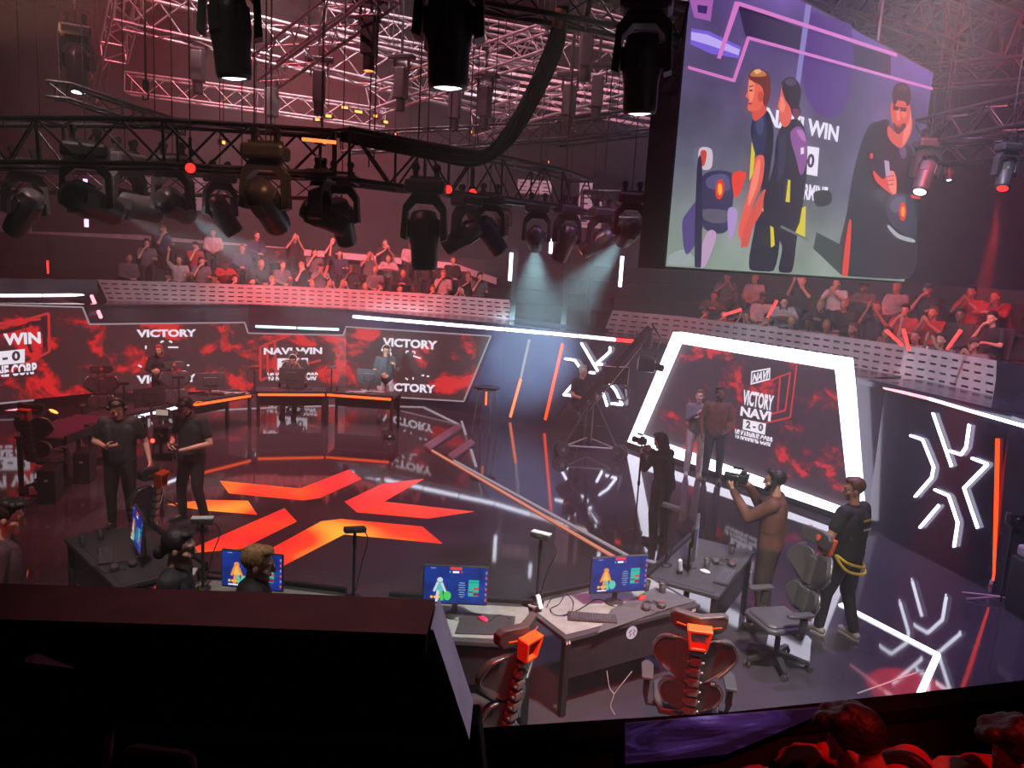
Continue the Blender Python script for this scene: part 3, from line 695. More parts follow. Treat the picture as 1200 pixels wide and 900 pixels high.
p = D(628, 279, 11.0); moving_head('lamp throwing a teal beam left of the tall white tubes', p, 'lens_c', (0.03, 1, -0.34), 0.42, 0.0, beam=(TEAL, 20000, 22))
p = D(664, 281, 11.2); moving_head('orange edged lamp between the two teal beams', p, 'lens_off', (-0.3, 0.3, -0.9), 0.42, 0.5)
p = D(703, 283, 11.0); moving_head('lamp lying on its side with a yellow lens', p, 'lens_a', (-0.75, 0.1, -0.5), 0.4, 0.4)
p = D(737, 272, 9.4); moving_head('lamp with an orange casing and a pale blue lens beside the screen', p, 'lens_c', (-0.12, 1, -0.32), 0.4, 0.0, beam=(TEAL, 18000, 20))
p = D(1178, 203, 9.5); moving_head('red glowing lamp hanging alone at the far right', p, 'lens_r', (-0.33, -0.5, -1), 0.3, 0.1, beam=(RED, 9000, 8))
p = D(1084, 204, 11.5); moving_head('lamp with a white dotted face just right of the big screen', p, 'lens_w', (-0.3, -0.35, -0.8), 0.42, 0.0)
p = D(1112, 203, 13); moving_head('tiny bright white lamp right of the big screen', p, 'lens_c', (0, -0.3, -1), 0.16, 0.0)
p = D(590, 262, 13); moving_head('small dark lamp far behind the curved truss', p, 'lens_off', (0, -0.3, -1), 0.3, 0.0)
for x, y, d, l in ((223, 197, 7.4, 'small round red lamp above the left crowd'), (525, 222, 8.6, 'small round red lamp in the middle of the rig'), (554, 226, 9.5, 'small round red lamp just right of the middle one')):
    p = D(x, y, d); a = CAM - p; a = a.normalized()
    t = thing('par_lamp', l, 'stage lamp', p); R = a.to_track_quat('-Z', 'Y').to_matrix()
    mb = MB(); mb.lathe((0, 0, 0), [(0.03, 0.14), (0.05, 0.09), (0.055, 0), (0.055, -0.02), (0.048, -0.02)], 14, R); mb.build('can', M['lampbody'], t)
    mb = MB(); mb.ell(R @ Vector((0, 0, -0.030)), (0.045, 0.045, 0.012), R); mb.build('lens', M['lens_r'], t)
    mb = MB(); mb.cyl((0, 0, 0.05), (0, 0, 0.28), 0.015); mb.build('bracket', M['blacktruss'], t)
    hang(t, 0.28)
# ---- narrow hanging profile spotlights
def profile(label, p, h=0.75, w=0.15, tip=None):
    t = thing('hanging_spotlight', label, 'stage lamp', p, random.uniform(-0.5, 0.5))
    mb = MB(); mb.rbox((0, 0, 0), (w, w * 1.1, h * 0.6), 0.02); mb.lathe((0, 0, -h * 0.5), [(w * 0.36, -0.02), (w * 0.42, 0), (w * 0.42, h * 0.22)], 12); mb.build('barrel', M['lampbody'], t)
    mb = MB(); mb.rbox((0, 0, h * 0.5), (w * 2.4, w * 0.9, 0.07), 0.015)
    for sx in (-1, 1): mb.box((sx * w * 0.7, 0, h * 0.36), (0.02, 0.05, h * 0.35))
    mb.build('yoke', M['blacktruss'], t)
    mb = MB(); mb.cyl((0, 0, h * 0.5), (0, 0, h * 0.5 + 0.5), 0.02); mb.build('drop_pipe', M['blacktruss'], t)
    hang(t, h * 0.5)
    mb = MB(); mb.cyl((0, 0, -h * 0.5 - 0.015), (0, 0, -h * 0.5 - 0.02), w * 0.34); mb.build('lens', M[tip or 'lens_off'], t)
for x, y, d, l, tp in ((433, 42, 9.5, 'narrow spotlight with an orange lit edge hanging left of the big middle lamp', 'lens_a'), (470, 98, 12, 'narrow dark spotlight under the sloping truss end', None), (374, 102, 11.5, 'narrow dark spotlight right of the left truss end', None), (318, 120, 13, 'narrow dark spotlight low under the left truss end', None), (232, 78, 12, 'narrow dark spotlight hanging left of the left big lamp', None), (533, 122, 12, 'narrow dark spotlight just below the big middle lamp', None), (568, 120, 12, 'narrow dark spotlight right of the big middle lamp', None), (687, 58, 10.5, 'narrow dark spotlight under the bright short truss', None), (667, 118, 12, 'narrow dark spotlight, left one of the pair by the cable', None), (700, 108, 11.8, 'narrow dark spotlight, right one of the pair by the cable', None), (505, 18, 9.5, 'narrow reddish spotlight partly behind the big middle lamp', None)):
    profile(l, D(x, y, d), 0.75, 0.17, tp)
# ---- chains, hook, cable loop
t = thing('chain_hoist', 'thin chain with a dark hook hanging below the left trusses', 'hoist', D(171, 100, 9.5))
mb = MB(); mb.cyl((0, 0, 0.05), (0, 0, 12.84 - t.location.z), 0.014, n=6); mb.build('chain', M['black'], t)
mb = MB(); mb.rbox((0, 0, 0.0), (0.07, 0.05, 0.12), 0.01); mb.tube([(0, 0, -0.05), (0.03, 0, -0.1), (0.02, 0, -0.16), (-0.03, 0, -0.17), (-0.04, 0, -0.12)], 0.012); mb.build('hook', M['blackg'], t)
for x, y, d, h, l in ((318, 60, 9.5, 2.2, 'thin steel wire hanging over the left truss end'), (435, 80, 10, 3.0, 'thin steel wire between the two big lamps'), (493, 90, 10, 3.0, 'thin steel wire just left of the big middle lamp'), (672, 60, 10, 2.4, 'thin steel wire behind the cable loop')):
    mb = MB(); p = D(x, y, d); mb.cyl(p - Vector((0, 0, 1.2)), (p.x, p.y, 12.84), 0.010, n=6); o = mb.build('steel_wire', M['black']); tag(o, l, 'wire')
def smooth(pts, n=8):
    pts = [Vector(p) for p in pts]; out = []
    for i in range(len(pts) - 1):
        p0 = pts[max(i - 1, 0)]; p1 = pts[i]; p2 = pts[i + 1]; p3 = pts[min(i + 2, len(pts) - 1)]
        for k in range(n):
            t = k / n; out.append(0.5 * ((2 * p1) + (p2 - p0) * t + (2 * p0 - 5 * p1 + 4 * p2 - p3) * t * t + (3 * p1 - p0 - 3 * p2 + p3) * t ** 3))
    out.append(pts[-1]); return out
t = thing('cable_bundle', 'thick black cable bundle hanging in a loop from the top truss', 'cable', D(655, 20, 8.0))
L0_ = Vector(t.location)
for k in range(4):
    o = (k - 1.5) * 4.6
    mb = MB(); mb.tube([q - L0_ for q in smooth(DP((660 + o * 0.4, 8, 8), (648 + o, 60, 8), (615 + o, 130, 8), (585 + o, 172, 8.1), (555, 186 + o * 0.8, 8.3), (505, 178 + o * 0.8, 8.4), (460, 170 + o * .7, 8.4), (400, 158 + o * .6, 8.4)))], 0.036, 8)
    mb.build('cable', mat('matt_black_rubber', (.008, .006, .006), .9, spec=.1), t)
mb = MB(); mb.cyl(D(658, 12, 8) - L0_, D(652, 34, 8) - L0_, 0.06, 0.055); mb.build('orange_wrap', mat('orange_tape', (0.75, 0.28, 0.06), 0.5), t, label='orange tape wrapped round the bundle')
# ---- small amber lamps added in place of orange lit clutter in the rig
for i, (x, y, d) in enumerate(((372, 140, 12), (385, 136, 12), (404, 126, 13), (420, 131, 13), (440, 136, 13), (452, 143, 13), (378, 166, 8.2), (300, 152, 11), (262, 167, 10), (463, 158, 12), (551, 155, 13), (640, 190, 13), (630, 142, 14))):
    lab = ('tiny amber light added for orange lit clutter in the rig, %s' % ('left of the bright bar', 'above the bright bar', 'first of the row by the red ceiling', 'second of the row by the red ceiling', 'third of the row by the red ceiling', 'last of the row by the red ceiling', 'at the end of the front truss', 'over the middle of the front truss', 'inside the left of the front truss', 'under the cable loop', 'beside the cable loop bottom', 'right behind the curved truss', 'under the far red truss')[i])
    p = D(x, y, d); t = thing('clutter_glow', lab, 'added light', p, 0.2 * i)
    mb = MB(); mb.rbox((0, 0.03, 0), (0.15, 0.05, 0.07), 0.01); mb.build('housing', M['darkgrey'], t)
    mb = MB(); mb.box((0, 0, 0), (0.06 + 0.02 * (i % 4), 0.02, 0.035)); mb.build('lamp_face', M['lens_a'] if i != 6 else M['amber_l'], t)
    hang(t)
mb = MB(); mb.tube(DP((354, 163, 7.7), (394, 167, 7.75)), 0.017); o = mb.build('led_strip', M['amber_l']); tag(o, 'amber glow bar standing in for orange light on the right end of the front truss', 'light strip')  # glowing bar in place of orange light falling on the truss chord
# ---- ceiling panels, hanging dark box, pale wall pieces
for i, (x, y, d, w, c) in enumerate(((28, 62, 14, 1.6, 'upper left ceiling panel'), (445, 60, 17, 2.2, 'ceiling panel between the big lamps'), (345, 100, 20, 1.6, 'small pink lit ceiling panel at left'))):
    pass
t = thing('screen_back', 'large dark square panel hanging behind the lamps left of the big screen', 'panel', D(733, 196, 17))
mb = MB(); mb.rbox((0, 0, 0), (1.35, 0.2, 1.5), 0.02); mb.build('panel', M['black'], t)
mb = MB(); mb.box((-0.55, 0, 0.85), (0.05, 0.05, 0.25)); mb.box((0.55, 0, 0.85), (0.05, 0.05, 0.25)); mb.build('bracket', M['blacktruss'], t)
for sx in (-0.55, 0.55):
    mb = MB(); mb.cyl((sx, 0, 0.9), (sx, 0, 12.84 - t.location.z), 0.012, n=5); mb.build('hoist_chain', M['black'], t)
M['perfwall'] = mat('pale_slotted_wall', (0.62, 0.5, 0.56), 0.6, scale=3)
def slotted(label, x0, y0, x1, y1, d, rows):
    P = D(x0, y1, d); Q = D(x1, y1, d); z1 = D(x0, y0, d).z; z0 = P.z; P.z = 0; Q.z = 0
    mb = perforated('', P, Q, z0, z1, rows, '', pitch=0.42); o = mb.build('slotted_wall_panel', M['perfwall']); tag(o, label, 'wall panel')
    md = o.modifiers.new('s', 'SOLIDIFY'); md.thickness = 0.03
slotted('pale slotted wall panel at the far left edge behind the rig', -60, 216, 38, 284, 24, 7)
slotted('narrow pale slotted wall panel behind the blue lit lamp', 164, 207, 190, 258, 26, 6)
slotted('narrow pale slotted wall panel left of the orange casing', 222, 208, 246, 246, 26, 5)
slotted('pale slotted wall panel behind the end of the curved truss', 606, 210, 646, 226, 26, 3)
slotted('tall pale slotted wall panel left of the dark square panel', 676, 210, 704, 266, 26, 7)
for a, b, n in ((( -60, 268), (160, 275), 13), ((160, 275), (400, 296), 14), ((400, 296), (530, 308), 15), ((530, 308), (582, 326), 16)):
    A = D(*a, 25.5); B = D(*b, 25.5 if b[0] < 540 else 24); mb = MB(); mb.poly3([A, B, B - Vector((0, 0, 0.2)), A - Vector((0, 0, 0.2))], (0, 0.5, 0)); mb.build('trim_%d' % n, M['perfwall'], kind='structure')
for x, y0, y1, d, l in ((597.5, 296, 329, 19.5, 'left upright white light tube behind the crowd end'), (726.5, 300, 336, 18.8, 'right upright white light tube beside the big screen'), (645, 280, 297, 19.5, 'short upright white tube between the two long tubes'), (100, 210, 219, 12, 'upper tiny magenta tube inside the rig'), (101.5, 257, 266, 12, 'lower tiny magenta tube inside the rig')):
    mb = MB(); a = D(x, y1, d); z = D(x, y0, d).z; mb.cyl(a, (a.x, a.y, z), 0.045 if d > 15 else 0.03); o = mb.build('light_tube', M['white_l'] if d > 15 else light_mat('magenta_tube', (1, 0.4, 1), 4)); tag(o, l, 'light tube')
for x, y0, y1, d, l in ((660, 285, 380, 19.8, 'left dark post'), (688, 285, 380, 19.8, 'right dark post'), (600, 285, 375, 20.2, 'post beside the end of the left crowd')):
    mb = MB(); a = D(x, y1, d); z = D(x, y0, d).z; mb.box((a.x, a.y, (a.z + z) / 2), (0.14, 0.14, z - a.z)); o = mb.build('post', M['darkgrey']); tag(o, l + ' between the two stands behind the teal beams', 'post')

# ---------------------------------------------------------------- the big hanging screen
SA = D(781, 312, 8.0); SA.z = 0; r0 = ray(1597, 364); r0.z = 0; r0.normalize(); SB = SA + r0 * 6
SP = (SA, SB); sn = Vector((-(SB - SA).y, (SB - SA).x, 0)).normalized()
if sn.dot(SA - CAM) > 0: sn = -sn
bs = thing('hanging_screen', 'huge hanging screen at the upper right showing three players and purple light', 'LED screen', (0, 0, 0))
S_TL = W(811.5, -56, *SP); S_BL = W(781, 312.5, *SP); S_TR = W(1095, 77.5, *SP); S_BR = W(1060, 329.5, *SP)
zt = (S_TL.z + S_TR.z) / 2; zb = (S_BL.z + S_BR.z) / 2; xl = SP[0]; xr = (S_TR.xy + S_BR.xy) / 2
def sp(u, v, off=0.0):                      # 0..1 across, 0..1 up
    a = Vector((S_BL.x + (xr[0] - S_BL.x) * u, S_BL.y + (xr[1] - S_BL.y) * u, zb + (zt - zb) * v)); return a + sn * off
SW = (Vector((xr[0], xr[1])) - S_BL.xy).length
mb = MB(); e = r0 * 0.03
mb.poly3([sp(0, 0, -0.01) - e - Vector((0, 0, .03)), sp(1, 0, -0.01) + e - Vector((0, 0, .03)), sp(1, 1, -0.01) + e + Vector((0, 0, .03)), sp(0, 1, -0.01) - e + Vector((0, 0, .03))], -sn * 0.34)
mb.build('cabinet', mat('screen_cabinet', (0.05, 0.03, 0.03), 0.5), bs)
mb = MB(); mb.poly3([sp(0, 0, 0), sp(1, 0, 0), sp(1, 1, 0), sp(0, 1, 0)], -sn * 0.01)
bm_ = bpy.data.materials.new('violet_screen_picture'); bm_.use_nodes = True; nt = bm_.node_tree; b = nt.nodes['Principled BSDF']; b.inputs['Base Color'].default_value = (0.01, 0.01, 0.01, 1)
tc = nt.nodes.new('ShaderNodeTexCoord'); sx_ = nt.nodes.new('ShaderNodeSeparateXYZ'); nt.links.new(tc.outputs['Generated'], sx_.inputs[0])
r1 = nt.nodes.new('ShaderNodeValToRGB'); e_ = r1.color_ramp.elements      # the broadcast picture: green glare low, slate middle, violet top
e_[0].position = 0.0; e_[0].color = (0.24, 0.33, 0.25, 1); e_[1].position = 1.0; e_[1].color = (0.13, 0.075, 0.28, 1)
for p_, c_ in ((0.14, (0.22, 0.27, 0.23, 1)), (0.34, (0.115, 0.12, 0.16, 1)), (0.6, (0.10, 0.08, 0.16, 1)), (0.85, (0.085, 0.055, 0.17, 1))): k = e_.new(p_); k.color = c_
nt.links.new(sx_.outputs['Z'], r1.inputs[0])
nz = nt.nodes.new('ShaderNodeTexNoise'); nz.inputs['Scale'].default_value = 3.0; nz.inputs['Detail'].default_value = 3; nt.links.new(tc.outputs['Generated'], nz.inputs['Vector'])
r2 = nt.nodes.new('ShaderNodeValToRGB'); r2.color_ramp.elements[0].position = 0.35; r2.color_ramp.elements[0].color = (0.75, 0.75, 0.75, 1); r2.color_ramp.elements[1].position = 0.7; r2.color_ramp.elements[1].color = (1.5, 1.35, 1.6, 1); nt.links.new(nz.outputs['Fac'], r2.inputs[0])
mx = nt.nodes.new('ShaderNodeMix'); mx.data_type = 'RGBA'; mx.blend_type = 'MULTIPLY'; mx.inputs['Factor'].default_value = 1.0
nt.links.new(r1.outputs[0], mx.inputs['A']); nt.links.new(r2.outputs[0], mx.inputs['B']); nt.links.new(mx.outputs['Result'], b.inputs['Emission Color']); b.inputs['Emission Strength'].default_value = 1.0
mb.build('picture', bm_, bs)
SCRL = [0]
def rounded(pts, n=5):
    out = []; k = len(pts)
    for i in range(k):
        p0, p1, p2, p3 = (V2(pts[(i + j - 1) % k]) for j in range(4))
        for q in range(n):
            t = q / n; out.append(tuple(0.5 * ((2 * p1) + (p2 - p0) * t + (2 * p0 - 5 * p1 + 4 * p2 - p3) * t * t + (3 * p1 - p0 - 3 * p2 + p3) * t ** 3)))
    return out
def V2(p): return Vector((p[0], p[1]))
def spic(pts, col, name='picture_shape', es=1.0, rgb=None):
    pts = [(x, min(y, 311)) if y < 299 else (x + (300 - y) * 0.1, 311 + (x - 800) * 0.058) for x, y in pts]
    if name != 'picture_shape': pts = [(x, min(y, 311.5 + (x - 781) * 0.0585)) for x, y in rounded(pts)]
    """a flat coloured shape of the picture shown; pts in photo pixels"""
    SCRL[0] += 1; off = 0.003 + 0.0012 * SCRL[0]
    m = light_mat('pic_%02x%02x%02x_%d' % (col[0], col[1], col[2], int(es * 10)), tuple((c / 255.0) ** 2.2 for c in col), es)
    mb = MB(); mb.add([W(x, y, *SP) + sn * off for x, y in pts], [list(range(len(pts)))])
    o = mb.build(name, m, bs); return o
def sc3(l): return [(800 + x / 3.0, y / 3.0) for x, y in l]
def sell(cx, cy, rx, ry, n=16, a=0): 
    return [(cx + rx * math.cos(t) * math.cos(a) - ry * math.sin(t) * math.sin(a), cy + rx * math.cos(t) * math.sin(a) + ry * math.sin(t) * math.cos(a)) for t in [2 * PI * i / n for i in range(n)]]
# backdrop lights
spic(sc3([(30, 100), (90, 110), (205, 165), (195, 205), (100, 190), (25, 155)]), (120, 95, 215))
spic(sc3([(28, 112), (85, 122), (200, 175), (195, 195), (95, 160), (28, 140)]), (190, 170, 245))
spic(sc3([(190, 10), (220, 130), (560, 230), (730, 270), (730, 195), (400, 95)]), (46, 34, 66))
spic(sc3([(430, 35), (590, 85), (600, 210), (585, 330), (560, 395), (515, 420), (470, 400), (435, 350), (420, 280), (425, 120)]), (74, 36, 118))
spic(sc3([(430, 15), (450, 20), (395, 400), (380, 395)]), (130, 120, 185))
spic(sc3([(22, 0), (105, 0), (95, 75), (38, 62)]), (165, 95, 175)); spic(sc3([(48, 18), (85, 22), (80, 50), (50, 44)]), (60, 40, 100))
for pts in ([(180, 5), (200, 10), (130, 208), (117, 205)], [(190, 5), (750, 188), (750, 201), (190, 20)], [(228, 128), (876, 308), (876, 318), (228, 140)], [(222, 128), (234, 132), (180, 290), (168, 287)], [(14, 232), (175, 278), (175, 290), (14, 243)]):
    spic(sc3(pts), (214, 120, 196))
# wording behind the players
def stext(txt, pl, pr, ytop, col=(235, 228, 248)):
    SCRL[0] += 1; off = 0.003 + 0.0012 * SCRL[0]
    m = light_mat('pictext%d' % sum(col), tuple((c / 255.0) ** 2.2 for c in col), 1.0)
    PL = W(800 + pl[0] / 3, pl[1] / 3, *SP); PR = W(800 + pr[0] / 3, pr[1] / 3, *SP); PM = W(800 + pl[0] / 3, ytop / 3, *SP)
    return text_fit(txt, PL, PR, PM.z - PL.z, 'lettering', m, bs, off=off, fwd=sn, bold=0.04)
stext('NAVI WIN', (285, 440), (540, 500), 375)
spic(sc3([(395, 508), (475, 520), (468, 620), (390, 605)]), (236, 230, 246)); stext('2-0', (390, 582), (455, 592), 530, (60, 50, 80))
stext('VS KARMINE', (330, 690), (500, 712), 630)
# chairs, gear and three players as the picture shows them
def sc4(l): return [(780 + x / 2.647, y / 2.647) for x, y in l]
def pp(l, c, n='picture_area'): return spic(sc4(l), c, n)
pp([(10, 790), (60, 775), (100, 800), (100, 830), (10, 826)], (150, 160, 160)); pp([(45, 700), (60, 660), (110, 610), (112, 700), (60, 790)], (84, 70, 126))
pp([(105, 555), (140, 530), (195, 535), (205, 560), (200, 650), (180, 720), (115, 710), (108, 640)], (56, 52, 84)); pp([(118, 560), (145, 542), (185, 546), (190, 590), (130, 585)], (86, 82, 122))
pp([(110, 650), (185, 655), (178, 690), (118, 685)], (92, 88, 104)); pp([(200, 540), (240, 535), (238, 560), (222, 600), (206, 612)], (232, 62, 42)); pp([(186, 650), (215, 655), (205, 720), (190, 740)], (170, 140, 200))
pp([(120, 722), (150, 730), (118, 832), (92, 830)], (186, 150, 186)); spic(sell(840.5, 222, 5.2, 12, a=.1), (226, 60, 30)); spic(sell(840.5, 222, 2.6, 7), (255, 170, 60))
pp([(96, 462), (134, 465), (132, 522), (98, 520)], (205, 190, 200)); pp([(100, 470), (118, 472), (112, 512), (100, 510)], (200, 70, 60)); pp([(88, 520), (104, 520), (104, 826), (84, 824)], (46, 42, 66))
# player at the left, side view
pp([(262, 372), (300, 342), (322, 380), (325, 450), (315, 520), (312, 600), (345, 700), (330, 836), (255, 832), (268, 700), (285, 600), (290, 500), (262, 450), (255, 410)], (25, 25, 44))
pp([(262, 380), (296, 352), (304, 400), (296, 470), (290, 496), (262, 488), (258, 430)], (42, 46, 78)); pp([(268, 384), (290, 366), (294, 400), (280, 420)], (66, 70, 104))
pp([(262, 340), (292, 322), (302, 345), (285, 366), (265, 376), (256, 350)], (214, 82, 62)); pp([(248, 242), (243, 285), (237, 300), (246, 311), (243, 338), (256, 347), (284, 338), (296, 300), (284, 258), (262, 240)], (232, 100, 76))
pp([(250, 250), (246, 290), (252, 318), (262, 300), (264, 262)], (246, 136, 104)); pp([(275, 290), (286, 286), (292, 300), (284, 318), (276, 312)], (205, 76, 58))
pp([(248, 246), (247, 230), (262, 216), (290, 218), (312, 240), (314, 285), (302, 330), (290, 318), (292, 290), (284, 268), (262, 256)], (112, 48, 34)); pp([(250, 236), (264, 218), (290, 222), (300, 236), (276, 240)], (190, 118, 70)); pp([(262, 222), (276, 216), (284, 224), (270, 232)], (236, 176, 120))
spic(sc4([(247, 281), (256, 279), (256, 284), (247, 286)]), (70, 26, 28)); spic(sc4([(244, 322), (255, 321), (254, 325), (244, 326)]), (140, 40, 40)); spic(sc4([(246, 270), (258, 266), (259, 269), (247, 273)]), (80, 36, 26))
pp([(262, 495), (292, 488), (286, 565), (258, 635), (238, 715), (226, 748), (213, 730), (214, 700), (226, 655), (246, 585)], (226, 88, 72)); pp([(268, 505), (280, 502), (272, 570), (244, 640), (246, 600)], (246, 130, 108))
pp([(290, 590), (306, 606), (288, 652), (258, 705), (240, 766), (226, 752), (228, 716), (256, 650)], (214, 78, 66))
for k in range(3): pp([(222 + 8 * k, 735), (228 + 8 * k, 735), (226 + 6 * k, 768 - 5 * k), (220 + 6 * k, 764 - 5 * k)], (206, 76, 64))
for l in ([(252, 440), (262, 478), (256, 540), (244, 562), (248, 500)], [(285, 655), (325, 618), (332, 640), (312, 668)], [(280, 645), (300, 655), (318, 672), (300, 670)]): spic(sc4(l), (214, 196, 46))
# player in the middle, turned away
pp([(345, 392), (385, 370), (410, 390), (424, 450), (420, 560), (408, 650), (392, 740), (380, 838), (340, 836), (345, 760), (300, 700), (288, 620), (318, 520), (326, 440)], (23, 22, 38))
pp([(372, 410), (400, 394), (421, 430), (422, 500), (404, 545), (388, 490), (376, 450)], (136, 74, 142)); pp([(390, 404), (412, 410), (418, 440), (402, 430)], (176, 110, 178)); pp([(335, 440), (356, 420), (352, 520), (330, 560)], (44, 44, 70))
pp([(345, 262), (338, 300), (330, 332), (338, 350), (335, 370), (350, 396), (370, 380), (374, 340), (362, 300)], (226, 92, 72)); pp([(342, 300), (336, 334), (344, 352), (354, 330)], (244, 130, 104))
pp([(342, 268), (350, 248), (372, 241), (394, 258), (403, 290), (397, 328), (402, 346), (392, 368), (376, 360), (368, 334), (352, 308)], (36, 25, 36)); pp([(352, 252), (372, 245), (388, 258), (376, 268), (358, 266)], (84, 64, 84)); pp([(376, 340), (398, 344), (392, 366), (378, 360)], (110, 44, 74))
for l in ([(362, 558), (369, 560), (367, 628), (354, 626)], [(405, 645), (417, 640), (414, 738), (384, 722), (398, 690)], [(306, 700), (316, 706), (320, 760), (308, 768)], [(400, 460), (410, 458), (410, 478), (400, 480)]): spic(sc4(l), (216, 196, 44) if l[0][0] != 400 else (225, 215, 225))
pp([(440, 600), (470, 590), (495, 600), (492, 632), (450, 640)], (40, 44, 46))
# player at the right, facing us
pp([(608, 398), (640, 378), (674, 376), (676, 424), (700, 452), (742, 456), (764, 520), (772, 600), (764, 700), (744, 852), (530, 845), (545, 650), (572, 500)], (34, 40, 46))
pp([(618, 400), (668, 384), (684, 440), (742, 470), (760, 540), (756, 600), (680, 600), (620, 560), (600, 480)], (24, 24, 34)); pp([(706, 462), (724, 456), (728, 486), (714, 492)], (96, 76, 110))
pp([(672, 392), (700, 412), (742, 366), (743, 412), (716, 458), (690, 450), (670, 422)], (212, 84, 66)); pp([(724, 330), (738, 332), (743, 372), (738, 412), (716, 452), (720, 400)], (240, 122, 108))
pp([(684, 318), (678, 346), (684, 384), (700, 414), (722, 402), (736, 372), (738, 328), (715, 316)], (216, 80, 62)); pp([(696, 344), (704, 344), (708, 370), (698, 376)], (240, 120, 92)); pp([(712, 346), (726, 348), (724, 366), (714, 366)], (236, 112, 86))
pp([(686, 382), (700, 392), (720, 384), (724, 396), (702, 418), (688, 404)], (92, 36, 36)); spic(sc4([(692, 390), (712, 390), (710, 395), (694, 395)]), (176, 60, 56))
pp([(684, 322), (682, 286), (694, 264), (720, 260), (738, 282), (738, 318), (728, 332), (722, 318), (700, 312), (690, 330)], (34, 23, 30)); pp([(694, 272), (718, 266), (730, 282), (706, 284)], (70, 48, 56))
for l in ([(683, 330), (701, 333), (700, 345), (684, 343)], [(706, 334), (725, 337), (724, 349), (707, 347)], [(700, 335), (708, 336), (708, 339), (700, 338)]): spic(sc4(l), (62, 28, 32))
pp([(612, 478), (620, 478), (620, 492), (612, 492)], (220, 70, 50)); pp([(622, 530), (650, 556), (668, 542), (692, 545), (692, 604), (668, 596), (630, 562)], (224, 66, 52)); pp([(664, 540), (684, 532), (692, 560), (690, 602), (672, 586)], (240, 128, 112)); spic(sc4([(655, 498), (670, 502), (674, 545), (660, 548)]), (176, 150, 182))
for k in range(3): spic(sc4([(664, 548 + 13 * k), (686, 544 + 13 * k), (686, 547 + 13 * k), (664, 551 + 13 * k)]), (170, 60, 54))
pp([(660, 640), (680, 606), (720, 600), (745, 620), (756, 700), (746, 740), (720, 728), (676, 694)], (58, 60, 76)); pp([(672, 640), (688, 616), (716, 610), (720, 640), (690, 660)], (88, 92, 110)); spic(sell(1049, 248, 4.4, 11), (222, 64, 34)); spic(sell(1049, 248, 2.2, 6), (255, 150, 60)); spic(sc4([(735, 606), (768, 598), (765, 618), (740, 616)]), (230, 60, 40))
pp([(668, 698), (700, 726), (746, 742), (744, 752), (696, 738), (666, 708)], (168, 170, 176)); pp([(540, 698), (550, 698), (542, 822), (524, 818)], (224, 62, 44)); spic(sc4([(758, 508), (780, 512), (778, 524), (764, 530)]), (222, 230, 240))
spic(sc4([(330, 698), (418, 742), (417, 748), (328, 706)]), (104, 112, 108)); spic(sc4([(452, 816), (520, 832), (520, 838), (452, 822)]), (190, 170, 190)); spic(sc4([(440, 720), (520, 760), (516, 800), (430, 770)]), (58, 66, 62))
for p_ in (sp(0.25, 1), sp(0.75, 1)):
    mb = MB(); mb.cyl(p_ - sn * 0.2, p_ - sn * 0.2 + Vector((0, 0, 12.84 - p_.z)), 0.03); mb.build('support_pole', M['blacktruss'], bs)

# ================================================================ people
SK = {'pale': mat('skin_pale', (0.62, 0.36, 0.27), 0.5, var=0.06), 'tan': mat('skin_tan', (0.50, 0.27, 0.18), 0.5, var=0.06), 'dark': mat('skin_dark', (0.16, 0.08, 0.05), 0.5, var=0.06)}
HA = {'black': mat('hair_black', (0.018, 0.012, 0.012), 0.55, scale=60, var=0.5, bump=0.5), 'brown': mat('hair_brown', (0.13, 0.06, 0.03), 0.55, scale=60, var=0.5, bump=0.5), 'grey': mat('hair_grey', (0.28, 0.26, 0.25), 0.6, scale=60, var=0.3, bump=0.5), 'red': mat('hair_red', (0.45, 0.06, 0.04), 0.55, scale=60, var=0.4, bump=0.5), 'fair': mat('hair_fair', (0.42, 0.24, 0.10), 0.55, scale=60, var=0.4, bump=0.5)}
M['eye'] = mat('eye_white', (0.7, 0.68, 0.66), 0.2); M['pupil'] = mat('eye_dark', (0.03, 0.02, 0.015), 0.1); M['lip'] = mat('lips', (0.42, 0.14, 0.12), 0.5); M['brow'] = mat('brow_hair', (0.05, 0.03, 0.02), 0.8)
CL = {}
def cloth(name, col, rough=0.8): return mat('cloth_' + name, col, rough, scale=9, var=0.22, bump=0.25)
def caps(bm, p, q, r0, r1, n=12):
    """closed tapered capsule added to a bmesh"""
    p = Vector(p); q = Vector(q); d = q - p
    L = d.length
    if L < 1e-5: d = Vector((0, 0, 1)); L = 1e-5
    z = d.normalized(); x = z.orthogonal().normalized(); y = z.cross(x)
    prof = [(r0 * math.sin(a), -r0 * math.cos(a)) for a in (0.02, 0.5, 1.0, PI / 2)] + [(r1 * math.cos(a), L + r1 * math.sin(a)) for a in (0, 0.55, 1.05, PI / 2 - 0.02)]
    rings = [[bm.verts.new(p + z * h + x * r * math.cos(2 * PI * i / n) + y * r * math.sin(2 * PI * i / n)) for i in range(n)] for r, h in prof]
    for a, b in zip(rings, rings[1:]):
        for i in range(n): bm.faces.new((a[i], a[(i + 1) % n], b[(i + 1) % n], b[i]))
    bm.faces.new(rings[0][::-1]); bm.faces.new(rings[-1])
def ellb(bm, c, r, R=None, n=14, m=9):
    c = Vector(c); rings = []
    for i in range(m + 1):
        th = 0.02 + (PI - 0.04) * i / m
        rings.append([])
        for j in range(n):
            ph = 2 * PI * j / n; v = Vector((r[0] * math.sin(th) * math.cos(ph), r[1] * math.sin(th) * math.sin(ph), r[2] * math.cos(th)))
            rings[-1].append(bm.verts.new((R @ v if R is not None else v) + c))
    for a, b in zip(rings, rings[1:]):
        for j in range(n): bm.faces.new((a[j], b[j], b[(j + 1) % n], a[(j + 1) % n]))
    bm.faces.new(rings[0]); bm.faces.new(rings[-1][::-1])
